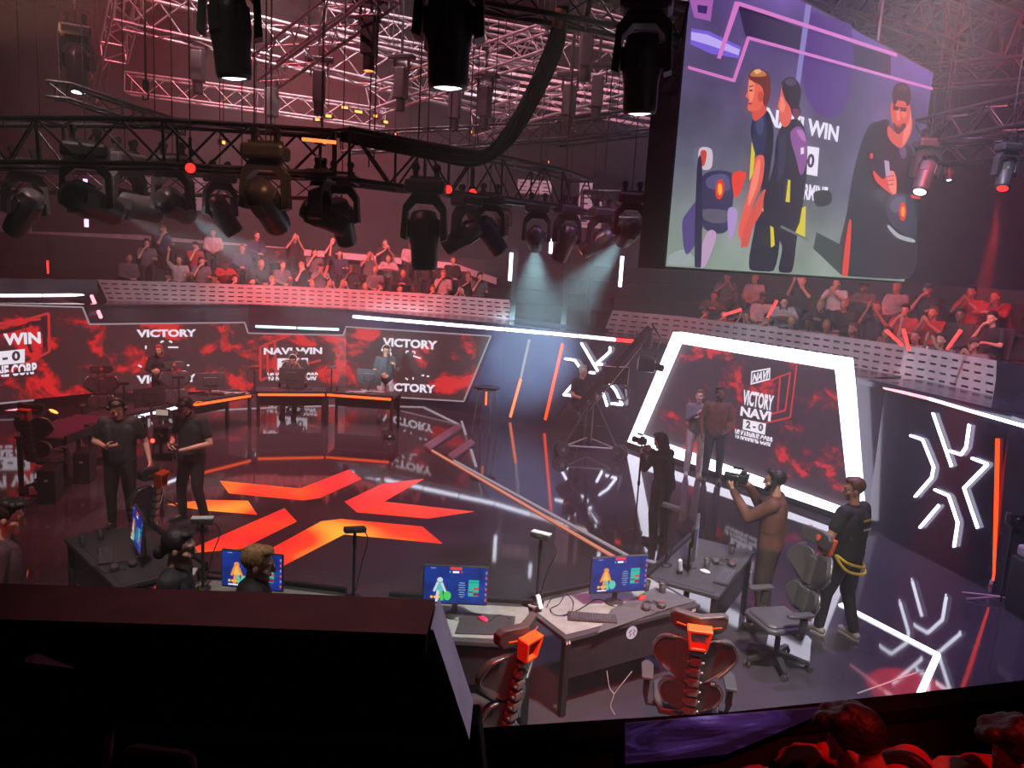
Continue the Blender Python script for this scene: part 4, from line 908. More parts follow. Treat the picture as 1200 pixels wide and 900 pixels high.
def fuse(bm, name, material, vox, smooth_n=3, fac=0.5, parent=None):
    bmesh.ops.recalc_face_normals(bm, faces=bm.faces)
    me = bpy.data.meshes.new(name); bm.to_mesh(me); bm.free()
    o = bpy.data.objects.new('tmp', me); COL.objects.link(o)
    r = o.modifiers.new('r', 'REMESH'); r.mode = 'VOXEL'; r.voxel_size = vox
    if smooth_n:
        s = o.modifiers.new('s', 'SMOOTH'); s.factor = fac; s.iterations = smooth_n
    bpy.context.view_layer.update()
    m2 = bpy.data.meshes.new_from_object(o.evaluated_get(bpy.context.evaluated_depsgraph_get()))
    bpy.data.objects.remove(o); bpy.data.meshes.remove(me)
    m2.name = name; m2.materials.clear(); m2.materials.append(material)
    m2.polygons.foreach_set('use_smooth', [True] * len(m2.polygons))
    o = bpy.data.objects.new(name, m2); COL.objects.link(o)
    if parent: o.parent = parent
    return o
V = Vector
BASE = dict(pelvis=(0, 0, .95), chest=(0, 0.0, 1.30), neck=(0, 0.0, 1.47), head=(0, .025, 1.63), yaw=0.0, nod=0.0, tilt=0.0,
            shR=(.18, 0, 1.41), shL=(-.18, 0, 1.41), elR=(.25, -.02, 1.13), elL=(-.25, -.02, 1.13), wrR=(.26, .08, .88), wrL=(-.26, .08, .88),
            hdR=(0, .1, -1), hdL=(0, .1, -1), pnR=(-1, 0, 0), pnL=(1, 0, 0), curlR=.35, curlL=.35,
            hipR=(.09, 0, .93), hipL=(-.09, 0, .93), knR=(.11, .03, .50), knL=(-.11, .03, .50), anR=(.12, -.02, .09), anL=(-.12, -.02, .09), toR=(.14, .15, .035), toL=(-.14, .15, .035))
def hand(bm, w, d, nrm, curl, side, s=1.0, fine=True):
    w = V(w); d = V(d).normalized(); n = V(nrm); n = (n - d * n.dot(d)).normalized(); a = d.cross(n) * side     # a: towards the thumb
    if not fine:
        caps(bm, w, w + d * .09 * s, .028 * s, .034 * s); caps(bm, w + d * .09 * s, w + d * .15 * s + n * .05 * curl, .03 * s, .018 * s); caps(bm, w + d * .03 + a * .02, w + d * .08 + a * .06, .014, .011); return
    for k in range(4):
        off = (k - 1.5) * .0235 * s; kn = w + d * .085 * s - a * off * 1.0
        caps(bm, w + d * .01 - a * off * .5, kn, .019 * s, .0145 * s, 8)
        L = [.046, .052, .049, .038][k] * s; dd = d.copy(); p = kn; cu = curl * 1.1
        for j in range(3):
            ang = cu * (0.75 if j == 0 else 1.0); dd = (Quaternion(-a.normalized() if side * 1 > 0 else a.normalized(), 0) @ dd)
            dd = (dd * math.cos(ang) + n * math.sin(ang)).normalized(); nn = (n - dd * n.dot(dd));
            q = p + dd * L * [1, .62, .5][j]; caps(bm, p, q, (.0100 - .001 * j) * s, (.0092 - .001 * j) * s, 7); p = q
    t0 = w + d * .025 * s + a * .02 * s; t1 = t0 + (d * .5 + a * .75 + n * .25).normalized() * .042 * s; t2 = t1 + (d * .8 + a * .25 + n * (.3 + curl * .4)).normalized() * .034 * s; t3 = t2 + (d * .9 - a * .05 + n * (.3 + curl * .5)).normalized() * .026 * s
    caps(bm, t0, t1, .0155 * s, .0125 * s, 8); caps(bm, t1, t2, .012 * s, .0105 * s, 8); caps(bm, t2, t3, .0105 * s, .0085 * s, 8)
def person(label, loc, rz, pose={}, skin='pale', hair='brown', style='short', shirt=('black', (.02, .02, .024)), sleeve='short', trousers=('dark', (.025, .025, .03)), shoes=(.03, .03, .03), build=1.0, h=1.75, fine=True, category='person', group=None, lower=True, face=True):
    P = dict(BASE); P.update(pose); k = h / 1.75
    g = lambda n: V(P[n]) * k
    t = thing('person', label, category, loc, rz, group)
    b = build
    vox = 0.0075 if fine else 0.016
    bm = bmesh.new()
    pe, ch, ne, hd = g('pelvis'), g('chest'), g('neck'), g('head')
    Rh = Rz(P['yaw']) @ Rx(-P['nod']) @ Ry(P['tilt'])
    up = (ch - pe).normalized()
    # trunk
    sR, sL = g('shR'), g('shL'); hR, hL = g('hipR'), g('hipL'); ax = (sR - sL).normalized(); hx = (hR - hL).normalized(); mid = pe.lerp(ch, .5)
    for s_ in (-1, 1):
        caps(bm, ch + ax * .075 * s_ * b, mid + ax * .065 * s_ * b, .095 * b, .088 * b); caps(bm, mid + ax * .06 * s_ * b, pe + hx * .07 * s_, .088 * b, .10 * b)
        caps(bm, ch + ax * .06 * s_ + up * .05, ne - up * .03, .06, .045)
    caps(bm, ch + up * .06, (sR + ch) / 2 + up * .06, .075, .06); caps(bm, ch + up * .06, (sL + ch) / 2 + up * .06, .075, .06)
    caps(bm, ne - up * .04, hd - (Rh @ V((0, .01, .05))), .056 * k, .052 * k)
    for S in 'RL':
        sh, el, wr = g('sh' + S), g('el' + S), g('wr' + S)
        caps(bm, ch + (sh - ch) * .6 + up * .03, sh, .062 * b, .056 * b); caps(bm, sh, el, .052 * b, .040 * b); caps(bm, el, wr, .040 * b, .026)
        hand(bm, wr, P['hd' + S], P['pn' + S], P['curl' + S], 1 if S == 'R' else -1, k, fine)
        hp, kn, an, to = g('hip' + S), g('kn' + S), g('an' + S), g('to' + S)
        caps(bm, hp, kn, .088 * b, .056 * b); caps(bm, kn, an, .054, .036); caps(bm, kn.lerp(an, .25) + V((0, -.015, 0)), kn.lerp(an, .5), .05, .04)
        caps(bm, an + V((0, 0, -.02)), to, .036, .028)
    # head
    H = lambda x, y, z: hd + Rh @ (V((x, y, z)) * k)
    ellb(bm, H(0, -.012, .03), (.076 * k, .096 * k, .092 * k), Rh); ellb(bm, H(0, .022, -.035), (.058 * k, .068 * k, .078 * k), Rh)
    caps(bm, H(0, .07, -.095), H(0, .06, -.085), .026 * k, .03 * k); caps(bm, H(0, .092, .01), H(0, .108, -.028), .010 * k, .015 * k)
    for s_ in (-1, 1):
        caps(bm, H(.04 * s_, .072, .028), H(.015 * s_, .085, .026), .012 * k, .012 * k); caps(bm, H(.045 * s_, .055, -.03), H(.03 * s_, .07, -.05), .02 * k, .018 * k)
        ellb(bm, H(.078 * s_, -.005, -.012), (.011 * k, .02 * k, .031 * k), Rh, 8, 6)
    fuse(bm, 'body', SK[skin], vox, 2 if fine else 1, .45, t)
    if face and fine:
        for s_ in (-1, 1):
            mb = MB(); mb.ell(H(.03 * s_, .074, .008), (.0125 * k, .0125 * k, .0095 * k), Rh, 10, 7); e = mb.build('eye', M['eye'], t)
            mb = MB(); mb.ell(H(.03 * s_, .0845, .007), (.006, .004, .006), Rh, 8, 5); mb.build('pupil', M['pupil'], e)
            mb = MB(); mb.tube([H(.048 * s_, .073, .026), H(.032 * s_, .086, .031), H(.014 * s_, .089, .028)], .0042, 6); mb.build('eyebrow', M['brow'], t)
        mb = MB(); mb.ell(H(0, .087, -.058), (.024 * k, .012 * k, .008 * k), Rh, 12, 6); mb.build('mouth', M['lip'], t)
    # hair
    if style != 'none':
        bm = bmesh.new()
        if style in ('short', 'long', 'bun', 'beard', 'mop'):
            ellb(bm, H(0, -.026, .042), (.084 * k, .098 * k, .092 * k), Rh); ellb(bm, H(0, .028, .098), (.064 * k, .058 * k, .034 * k), Rh)
            for s_ in (-1, 1): ellb(bm, H(.066 * s_, -.01, .035), (.02 * k, .04 * k, .05 * k), Rh, 10, 7)
        if style == 'mop':
            for a in range(7): ellb(bm, H(.06 * math.cos(a * .9), .02 + .06 * math.sin(a * .9), .105 + .01 * (a % 2)), (.04, .04, .03), Rh, 8, 6)
        if style == 'long':
            caps(bm, H(0, -.07, .03), H(0, -.10, -.26), .075, .05); caps(bm, H(.06, -.04, 0), H(.07, -.05, -.2), .035, .03); caps(bm, H(-.06, -.04, 0), H(-.07, -.05, -.2), .035, .03)
        if style == 'bun':
            ellb(bm, H(0, -.125, -.05), (.045, .045, .05), Rh); caps(bm, H(0, -.07, .0), H(0, -.11, -.04), .06, .03)
        if style == 'cap':
            ellb(bm, H(0, -.018, .058), (.085, .1, .075), Rh); caps(bm, H(-.04, .08, .07), H(.04, .08, .07), .02, .02); caps(bm, H(0, .08, .07), H(0, .14, .06), .035, .03)
        ho = fuse(bm, 'hair' if style != 'cap' else 'cap', HA[hair] if style != 'cap' else cloth('cap', (.03, .03, .035)), vox * 1.3, 2, .4, t)
        if style == 'beard':
            bm = bmesh.new(); caps(bm, H(-.045, .04, -.06), H(0, .075, -.098), .024, .03); caps(bm, H(.045, .04, -.06), H(0, .075, -.098), .024, .03); caps(bm, H(-.02, .098, -.043), H(.02, .098, -.043), .006, .006)
            fuse(bm, 'beard', HA[hair], vox, 1, .4, t)
    # shirt
    e_ = .014 if fine else .018
    bm = bmesh.new(); hem = pe - up * .02
    for s_ in (-1, 1):
        caps(bm, ch + ax * .08 * s_ * b, mid + ax * .07 * s_ * b, .105 * b + e_, .102 * b + e_); caps(bm, mid + ax * .065 * s_ * b, hem + hx * .07 * s_, .10 * b + e_, .105 * b + e_)
        caps(bm, ch + ax * .06 * s_ + up * .05, ne - up * .045 + ax * .03 * s_, .06 + e_, .045 + e_)
    caps(bm, ch + up * .06, (sR + ch) / 2 + up * .05, .072 + e_, .058 + e_); caps(bm, ch + up * .06, (sL + ch) / 2 + up * .05, .072 + e_, .058 + e_)
    caps(bm, ch + up * .05, hem, .115 * b + e_, .112 * b + e_)
    for S in 'RL':
        sh, el, wr = g('sh' + S), g('el' + S), g('wr' + S)
        caps(bm, ch + (sh - ch) * .6 + up * .03, sh, .062 * b + e_, .058 * b + e_)
        if sleeve == 'short': caps(bm, sh, sh.lerp(el, .62), .058 * b + e_, .050 * b + e_)
        elif sleeve == 'long': caps(bm, sh, el, .058 * b + e_, .046 * b + e_); caps(bm, el, el.lerp(wr, .93), .046 * b + e_, .030 + e_)
        else: caps(bm, sh, sh.lerp(el, .12), .056 * b + e_, .052 * b + e_)
    fuse(bm, 'shirt' if sleeve != 'long' else 'jacket', cloth(*shirt), vox * 1.35, 8 if fine else 3, .5, t)
    if lower:
        bm = bmesh.new()
        for s_ in (-1, 1): caps(bm, pe + hx * .07 * s_ + up * .03, pe + hx * .07 * s_ - up * .03, .10 * b + e_ * .8, .10 * b + e_)
        for S in 'RL':
            hp, kn, an = g('hip' + S), g('kn' + S), g('an' + S)
            caps(bm, hp, kn, .092 * b + e_, .060 * b + e_); caps(bm, kn, an.lerp(kn, .05), .060 + e_, .046 + e_)
        fuse(bm, 'trousers', cloth(*trousers), vox * 1.4, 3, .5, t)
        for S in 'RL':
            an, to = g('an' + S), g('to' + S); d = (to - an); d.z = 0; d.normalize(); z0 = min(an.z, to.z) - .035 + .03
            bm = bmesh.new(); he = V((an.x, an.y, z0 + .02)) - d * .045
            caps(bm, he, V((to.x, to.y, z0 + .012)), .040, .036); caps(bm, an - V((0, 0, .02)), V((an.x, an.y, z0 + .03)) + d * .06, .046, .040)
            o = fuse(bm, 'shoe', cloth('shoe%d' % int(shoes[0] * 100), shoes, .5), .009 if fine else .02, 2, .4, t)
            mb = MB(); mb.prism([((he - d * .04).x, (he - d * .04).y), ((he + d.cross(V((0, 0, 1))) * .038).x, (he + d.cross(V((0, 0, 1))) * .038).y), ((to + d.cross(V((0, 0, 1))) * .040).x, (to + d.cross(V((0, 0, 1))) * .040).y), ((to + d * .04).x, (to + d * .04).y), ((to - d.cross(V((0, 0, 1))) * .04).x, (to - d.cross(V((0, 0, 1))) * .04).y), ((he - d.cross(V((0, 0, 1))) * .038).x, (he - d.cross(V((0, 0, 1))) * .038).y)], .022, None, (0, 0, max(z0 - .022, .011)))
            mb.build('sole', cloth('sole', (.5, .48, .48)) if shoes[0] > .1 else cloth('soled', (.04, .04, .04)), o)
    t['_'] = 1; del t['_']
    return t, H
def headset(t, H, col=None, mic=True):
    """worn headphones: a part of what the person wears"""
    m = col or M['black']; mb = MB()
    mb.tube([H(.092 * math.cos(a), -.01, .02 + .118 * math.sin(a)) for a in [PI * i / 10 for i in range(11)]], .011, 8)
    o = mb.build('headphones', m, t)
    for s_ in (-1, 1):
        q = MB(); d = (H(.1 * s_, 0, 0) - H(0, 0, 0)).normalized(); q.cyl(H(.078 * s_, -.005, -.008), H(.112 * s_, -.005, -.008), .036, .032, 12); q.build('ear_cup', m, o)
    if mic:
        q = MB(); q.tube([H(-.095, 0, -.02), H(-.08, .06, -.06), H(-.045, .10, -.07)], .004, 6); q.build('microphone', m, o)
def fpt(px, py): p = G(px, py, 0); return (p.x, p.y, 0)
def face_to(a, b): return math.atan2(-(b[0] - a[0]), b[1] - a[1])

# the two crew men on the left of the stage
pa = fpt(143, 618)
t, H = person('man in black shirt and headset looking down at the phone he holds, left of stage', pa, math.radians(192), dict(
    head=(0.0, .085, 1.605), nod=.55, yaw=.12, neck=(0, .03, 1.46), elR=(.30, -.03, 1.14), wrR=(.10, .22, 1.13), hdR=(-.75, .65, .1), pnR=(-.6, -.7, .2), curlR=.75,
    elL=(-.29, -.06, 1.13), wrL=(-.36, .02, .88), hdL=(-.15, .2, -1), curlL=.3), hair='black', build=1.14, h=1.84)
headset(t, H)
mb = MB(); mb.tube(smooth([H(.12, -.02, -.25), H(.02, .13 - .06, -.33), H(-.12, .16 - .06, -.48), H(-.2, .1 - .06, -.62)]), .011, 6); mb.build('shoulder_strap', cloth('strap', (.16, .14, .10)), t)
tt = thing('phone', 'small phone held up in the hand of the man at the left', 'phone', (0, 0, 0)); hp = t.matrix_basis
def world(t, v): return Matrix.Translation(t.location) @ t.rotation_euler.to_matrix().to_4x4() @ V(v)
tt.location = world(t, (-.04 * 1.05, .345, 1.20)); tt.rotation_euler = (0.5, 0.2, t.rotation_euler.z + .4)
mb = MB(); mb.rbox((0, 0, 0), (.16, .012, .08), .005); mb.build('case', M['blackg'], tt); mb = MB(); mb.box((0, -.0075, 0), (.14, .002, .07)); mb.build('phone_screen', light_mat('phone_glow', (.5, .45, .6), .8), tt)
pb = fpt(226, 612)
t, H = person('man in black t-shirt with headset reading a handset, beside the gimbal rig', pb, math.radians(160), dict(
    head=(0.0, .09, 1.60), nod=.75, neck=(0, .03, 1.46), elR=(.29, .02, 1.14), wrR=(.10, .26, 1.10), hdR=(-.7, .6, .05), pnR=(-.2, -.3, 1), curlR=.6,
    elL=(-.30, .0, 1.13), wrL=(-.06, .27, 1.06), hdL=(.8, .5, .05), pnL=(0, -.4, 1), curlL=.6, knR=(.14, .05, .5), anR=(.17, 0, .09), toR=(.22, .16, .035), anL=(-.16, -.05, .09), toL=(-.2, .11, .035)), hair='black', style='beard', build=1.06, h=1.84)
headset(t, H)
mb = MB(); mb.lathe((0, 0, 0), [(.165, .99), (.17, 1.0), (.17, 1.04), (.165, 1.05)], 20)
for a in range(-3, 4): mb.rbox((.15 * math.sin(a * .5), .15 * math.cos(a * .5) + .02, .99), (.075, .05, .10), .012, Rz(-a * .5))
mb.build('tool_belt', M['black'], t)
tt = thing('handset', 'small black handset held by the man beside the gimbal', 'handset', world(t, (.0, .34, 1.14)), 0)
tt.rotation_euler = (.6, 0, t.rotation_euler.z); mb = MB(); mb.rbox((0, 0, 0), (.15, .03, .08), .008); mb.build('case', M['blackg'], tt)
mb = MB()
for i in range(3): mb.cyl((-.04 + .04 * i, -.015, 0), (-.04 + .04 * i, -.022, 0), .008, n=8)
mb.build('button', M['darkgrey'], tt)

# photographer in the brown jacket
pc = fpt(893, 738); pc = (pc[0], pc[1] + .05, 0)
t, H = person('bearded man in brown jacket and headphones filming with a camera at his eye', pc, math.radians(62), dict(
    head=(-.0, .03, 1.63), nod=.05, yaw=.05, elR=(.24, .17, 1.24), wrR=(.07, .30, 1.52), hdR=(-.3, .8, .3), pnR=(-1, 0, 0), curlR=.9,
    elL=(-.20, .22, 1.24), wrL=(-.03, .44, 1.46), hdL=(.2, .6, .6), pnL=(.6, -.1, .6), curlL=.8), hair='black', style='beard', shirt=('brown_jacket', (.13, .05, .032)), sleeve='long', trousers=('brownish', (.05, .028, .024)), build=1.15, h=1.83)
headset(t, H, mic=False)
mb = MB(); mb.tube(smooth([V((.16, .02, 1.02)), V((.2, .1, .95)), V((.22, .12, .8)), V((.2, .05, .72))]), .012, 6); mb.rbox((.2, .08, .80), (.10, .12, .16), .02); mb.build('battery_pouch', mat('pouch_tan', (.35, .2, .12), .6), t)
def video_camera(label, loc, rz, tilt=0, s=1.0):
    c = thing('video_camera', label, 'camera', loc, rz); c.rotation_euler = (tilt, 0, rz)
    mb = MB(); mb.rbox((0, 0, 0), (.14 * s, .09 * s, .10 * s), .015 * s); mb.rbox((0, .0, .065 * s), (.06 * s, .06 * s, .04 * s), .01 * s); mb.rbox((.055 * s, .03 * s, -.005), (.04 * s, .05 * s, .10 * s), .012 * s); mb.build('camera_body', M['black'], c)
    mb = MB(); mb.lathe((0, 0, 0), [(.038 * s, .04 * s), (.045 * s, .06 * s), (.045 * s, .15 * s), (.05 * s, .17 * s), (.05 * s, .20 * s), (.043 * s, .20 * s), (.043 * s, .19 * s)], 16, Rx(-PI / 2)); l = mb.build('lens_barrel', M['blackg'], c)
    mb = MB(); mb.cyl((0, .188 * s, 0), (0, .192 * s, 0), .04 * s); mb.build('front_glass', M['lens_off'], l)
    mb = MB(); mb.rbox((-.03 * s, -.06 * s, .04 * s), (.08 * s, .015 * s, .055 * s), .004); mb.build('viewfinder', M['blackg'], c)
    mb = MB(); mb.rbox((0, .06 * s, .11 * s), (.03 * s, .12 * s, .03 * s), .008 * s); mb.build('top_microphone', M['black'], c); return c
cc = world(t, (-.02, .36, 1.67)); video_camera('video camera held at eye level by the man in brown', cc, t.rotation_euler.z)

# man in black jersey walking away at right
pd = fpt(988, 750)
t, H = person('man in black jersey seen from behind walking beside the empty chair', (pd[0] - .05, pd[1] + .05, 0), math.radians(35), dict(
    head=(0, .03, 1.63), yaw=.75, nod=.12, elR=(.27, .0, 1.15), wrR=(.30, .04, .93), hdR=(0, .1, -1), curlR=.6,
    elL=(-.30, .04, 1.16), wrL=(-.26, .26, 1.10), hdL=(.3, .9, .1), pnL=(.9, 0, .1), curlL=.7,
    knR=(.12, .02, .5), anR=(.14, -.10, .09), toR=(.18, .07, .035), knL=(-.1, .12, .51), anL=(-.10, .16, .09), toL=(-.1, .33, .035)), hair='brown', shirt=('jersey', (.022, .022, .026)), build=1.16, shoes=(.4, .38, .38), h=1.82)
M['yellow'] = mat('yellow_cloth', (.75, .62, .03), .6)
mb = MB(); mb.box((0.02, -.158, 1.40), (.15, .006, .022)); mb.build('back_print', M['yellow'], t)
mb = MB(); mb.box((.04, -.165, 1.30), (.11, .006, .016)); mb.box((-.03, -.165, 1.30), (.02, .007, .022)); mb.build('back_print', cloth('print', (.6, .6, .6)), t)
tt = thing('lanyard', 'bright yellow lanyard bunched in the hand of the man in black jersey', 'lanyard', world(t, (.30, .04, .85)), t.rotation_euler.z)
mb = MB(); mb.tube(smooth([V((0, 0, .02)), V((-.12, -.14, -.02)), V((-.30, -.18, .03)), V((-.5, -.16, .10)), V((-.56, -.06, .16)), V((-.5, -.15, .02)), V((-.3, -.2, -.05)), V((-.12, -.16, -.07)), V((0, -.02, 0)), V((.04, -.03, .1)), V((-.02, -.05, .14))]), .016, 6); mb.build('ribbon', M['yellow'], tt)

# woman with camera on a monopod
pe_ = fpt(770, 636)
t, H = person('long haired woman in black filming with a camera on a monopod', pe_, math.radians(35), dict(
    pelvis=(0, -.05, .93), chest=(0, .02, 1.28), neck=(0, .08, 1.44), shR=(.16, .05, 1.38), shL=(-.16, .05, 1.38), head=(0, .13, 1.57), nod=.35, yaw=.1,
    elR=(.22, .18, 1.18), wrR=(.08, .36, 1.36), hdR=(-.5, .7, .3), pnR=(-.8, -.2, .1), curlR=.9, elL=(-.2, .2, 1.14), wrL=(-.05, .42, 1.28), hdL=(.3, .6, .5), pnL=(.5, 0, .5), curlL=.9), hair='black', style='long', shirt=('blacktop', (.02, .018, .022)), sleeve='long', build=.9, h=1.66, shoes=(.04, .04, .04))
cv = world(t, (-.01, .46, 1.40)); video_camera('small video camera on the monopod held by the woman in black', cv, t.rotation_euler.z, 0, .9)
mp = thing('monopod', 'slim black monopod standing under the camera of the woman in black', 'monopod', (cv.x, cv.y, 0))
mb = MB(); mb.cyl((0, 0, .75), (0, 0, cv.z - .06), .016); mb.cyl((0, 0, .3), (0, 0, .8), .012); mb.cyl((0, 0, 0.02), (0, 0, .35), .009); mb.build('tube', M['blackg'], mp)
for a in range(3): mb = MB(); mb.cyl((0, 0, .06), (.12 * math.cos(a * 2.1), .12 * math.sin(a * 2.1), .012), .008); mb.build('foot', M['black'], mp)
mb = MB(); mb.cyl((0, 0, .74), (0, 0, .80), .022); mb.build('lock_collar', M['darkgrey'], mp)

# presenters in front of the framed screen
p1 = fpt(811, 558)
t, H = person('woman in sparkly dark top and pale wide trousers beside the framed screen', p1, math.radians(172), dict(
    elR=(.20, .06, 1.16), wrR=(.04, .20, 1.30), hdR=(-.5, .2, .7), curlR=.7, elL=(-.24, .03, 1.14), wrL=(-.08, .19, 1.22), hdL=(.8, .2, .4), curlL=.7, yaw=-.3), hair='brown', style='bun', shirt=('silver', (.16, .15, .18)), sleeve='long', trousers=('cream', (.55, .48, .50)), shoes=(.5, .48, .5), build=.86, h=1.70)
p2 = fpt(833, 565)
t, H = person('tall dark haired man in brown jacket tinted by orange flare beside the woman in pale trousers', p2, math.radians(168), dict(
    elL=(-.26, .02, 1.13), wrL=(-.16, .20, .98), hdL=(.7, .4, -.2), elR=(.27, -.02, 1.12), wrR=(.24, .10, .90), curlR=.5, yaw=.2), skin='dark', hair='black', style='beard', shirt=('flare_tinted_jacket', (.14, .06, .035)), sleeve='long', trousers=('navy', (.03, .03, .05)), build=1.0, h=1.84, shoes=(.04, .04, .04))  # warm tint of a lens flare carried into the jacket colour

# crane operator
po = fpt(676, 528); po = (po[0] + .02, po[1] + .3, 0)
t, H = person('grey haired crew man in black working the camera crane', po, math.radians(215), dict(
    elR=(.27, .06, 1.14), wrR=(.16, .32, 1.10), hdR=(-.2, 1, 0), pnR=(0, 0, -1), curlR=.8, elL=(-.26, .1, 1.16), wrL=(-.10, .34, 1.18), hdL=(.2, 1, 0), pnL=(0, 0, -1), curlL=.8), hair='grey', style='short', shirt=('blackcrew', (.02, .02, .024)), h=1.8)

# far side players
q = D(452, 422, 17.9)
t, H = person('player in white headphones and pale trousers standing behind the right player desk', (q.x, q.y, 0), math.radians(200), dict(
    nod=.35, elR=(.26, .0, 1.12), wrR=(.12, .24, 1.06), hdR=(-.4, .8, 0), curlR=.5, elL=(-.28, .02, 1.16), wrL=(-.18, .22, 1.25), hdL=(.2, .4, .8), curlL=.7), skin='tan', hair='black', style='short', shirt=('charcoal', (.04, .04, .045)), trousers=('cream', (.55, .48, .44)), shoes=(.4, .4, .4), build=1.05, h=1.78, fine=True)
headset(t, H, mat('white_plastic', (.75, .72, .75), .4))
SIT = dict(pelvis=(0, 0, .52), chest=(0, .02, .86), neck=(0, .05, 1.03), head=(0, .08, 1.18), shR=(.18, .02, .97), shL=(-.18, .02, .97), elR=(.24, .08, .72), elL=(-.24, .08, .72), wrR=(.14, .30, .76), wrL=(-.14, .30, .76), hdR=(0, 1, 0), hdL=(0, 1, 0), pnR=(0, 0, -1), pnL=(0, 0, -1),
           hipR=(.09, 0, .50), hipL=(-.09, 0, .50), knR=(.13, .42, .50), knL=(-.13, .42, .50), anR=(.13, .42, .09), anL=(-.13, .42, .09), toR=(.14, .58, .035), toL=(-.14, .58, .035))
q = D(345, 424, 17.9)
d = dict(SIT); d.update(pelvis=(0, 0, .60), chest=(0, .02, .94), neck=(0, .05, 1.11), head=(0, .10, 1.27), shR=(.18, .02, 1.05), shL=(-.18, .02, 1.05), elR=(.30, .14, .86), wrR=(.20, .24, 1.12), hdR=(-.4, .1, .8), elL=(-.30, .14, .86), wrL=(-.2, .24, 1.12), hdL=(.4, .1, .8), nod=.4)
t, H = person('player seated behind the middle monitor taking off his headphones', (q.x, q.y, 0), PI, d, skin='tan', hair='black', shirt=('charcoal', (.04, .04, .045)), h=1.8)
headset(t, H, mat('white_plastic', (.75, .72, .75), .4))
q = D(187, 408, 16.6)
t, H = person('red haired person leaning over a chair back before the left screen', (q.x, q.y, 0), math.radians(190), dict(
    head=(0, .08, 1.62), nod=.2, elR=(.24, .12, 1.18), wrR=(.08, .30, 1.14), hdR=(-.5, .6, 0), elL=(-.24, .12, 1.18), wrL=(-.08, .30, 1.16), hdL=(.5, .6, 0)), hair='red', style='long', shirt=('black', (.02, .02, .024)), sleeve='long', h=1.66, build=.9)

# near left people, cut by the rail
q = D(-2, 592, 5.5)
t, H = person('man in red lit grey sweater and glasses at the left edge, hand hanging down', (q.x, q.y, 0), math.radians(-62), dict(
    head=(0, .05, 1.62), nod=.25, yaw=-.1, elR=(.27, -.04, 1.13), wrR=(.28, .10, .88), curlR=.5), hair='black', style='mop', shirt=('redlit_sweater', (.075, .035, .042)), sleeve='long', h=1.90, build=1.12)  # red light tinted into the colour of a grey sweater
mb = MB()
for s_ in (-1, 1): mb.tube([H(.03 * s_ + .022 * math.cos(a), .098, .006 + .018 * math.sin(a)) for a in [2 * PI * i / 10 for i in range(11)]], .0022, 5)
mb.tube([H(-.052, .096, .01), H(-.08, .03, .008), H(-.084, -.01, 0)], .002, 5); mb.tube([H(.052, .096, .01), H(.08, .03, .008), H(.084, -.01, 0)], .002, 5); mb.tube([H(-.008, .1, .008), H(.008, .1, .008)], .002, 5); mb.build('glasses', M['blackg'], t)
mb = MB(); mb.rbox((-.0, .165, 1.28), (.10, .006, .03), .002); mb.build('chest_print', mat('print_orange', (.8, .25, .1), .6), t)
q = D(205, 652, 5.2)
t, H = person('player with black hair tied in a bun wearing a black jersey with yellow mark', (q.x, q.y, 0), math.radians(-82), dict(nod=.1, head=(0, .03, 1.59)), hair='black', style='bun', shirt=('jersey2', (.028, .026, .03)), h=1.90, build=.98)
mb = MB(); mb.box((-.07, .150, 1.36), (.025, .008, .10), Ry(.2)); mb.box((.05, .150, 1.36), (.02, .008, .05), Ry(.2)); mb.build('jersey_mark', M['yellow'], t)
q = D(297, 678, 5.1)
t, H = person('brown haired player in profile just above the dark rail', (q.x, q.y, 0), math.radians(-78), dict(nod=.2, head=(0, .03, 1.545)), hair='fair', style='short', shirt=('jersey2', (.028, .026, .03)), h=1.90)

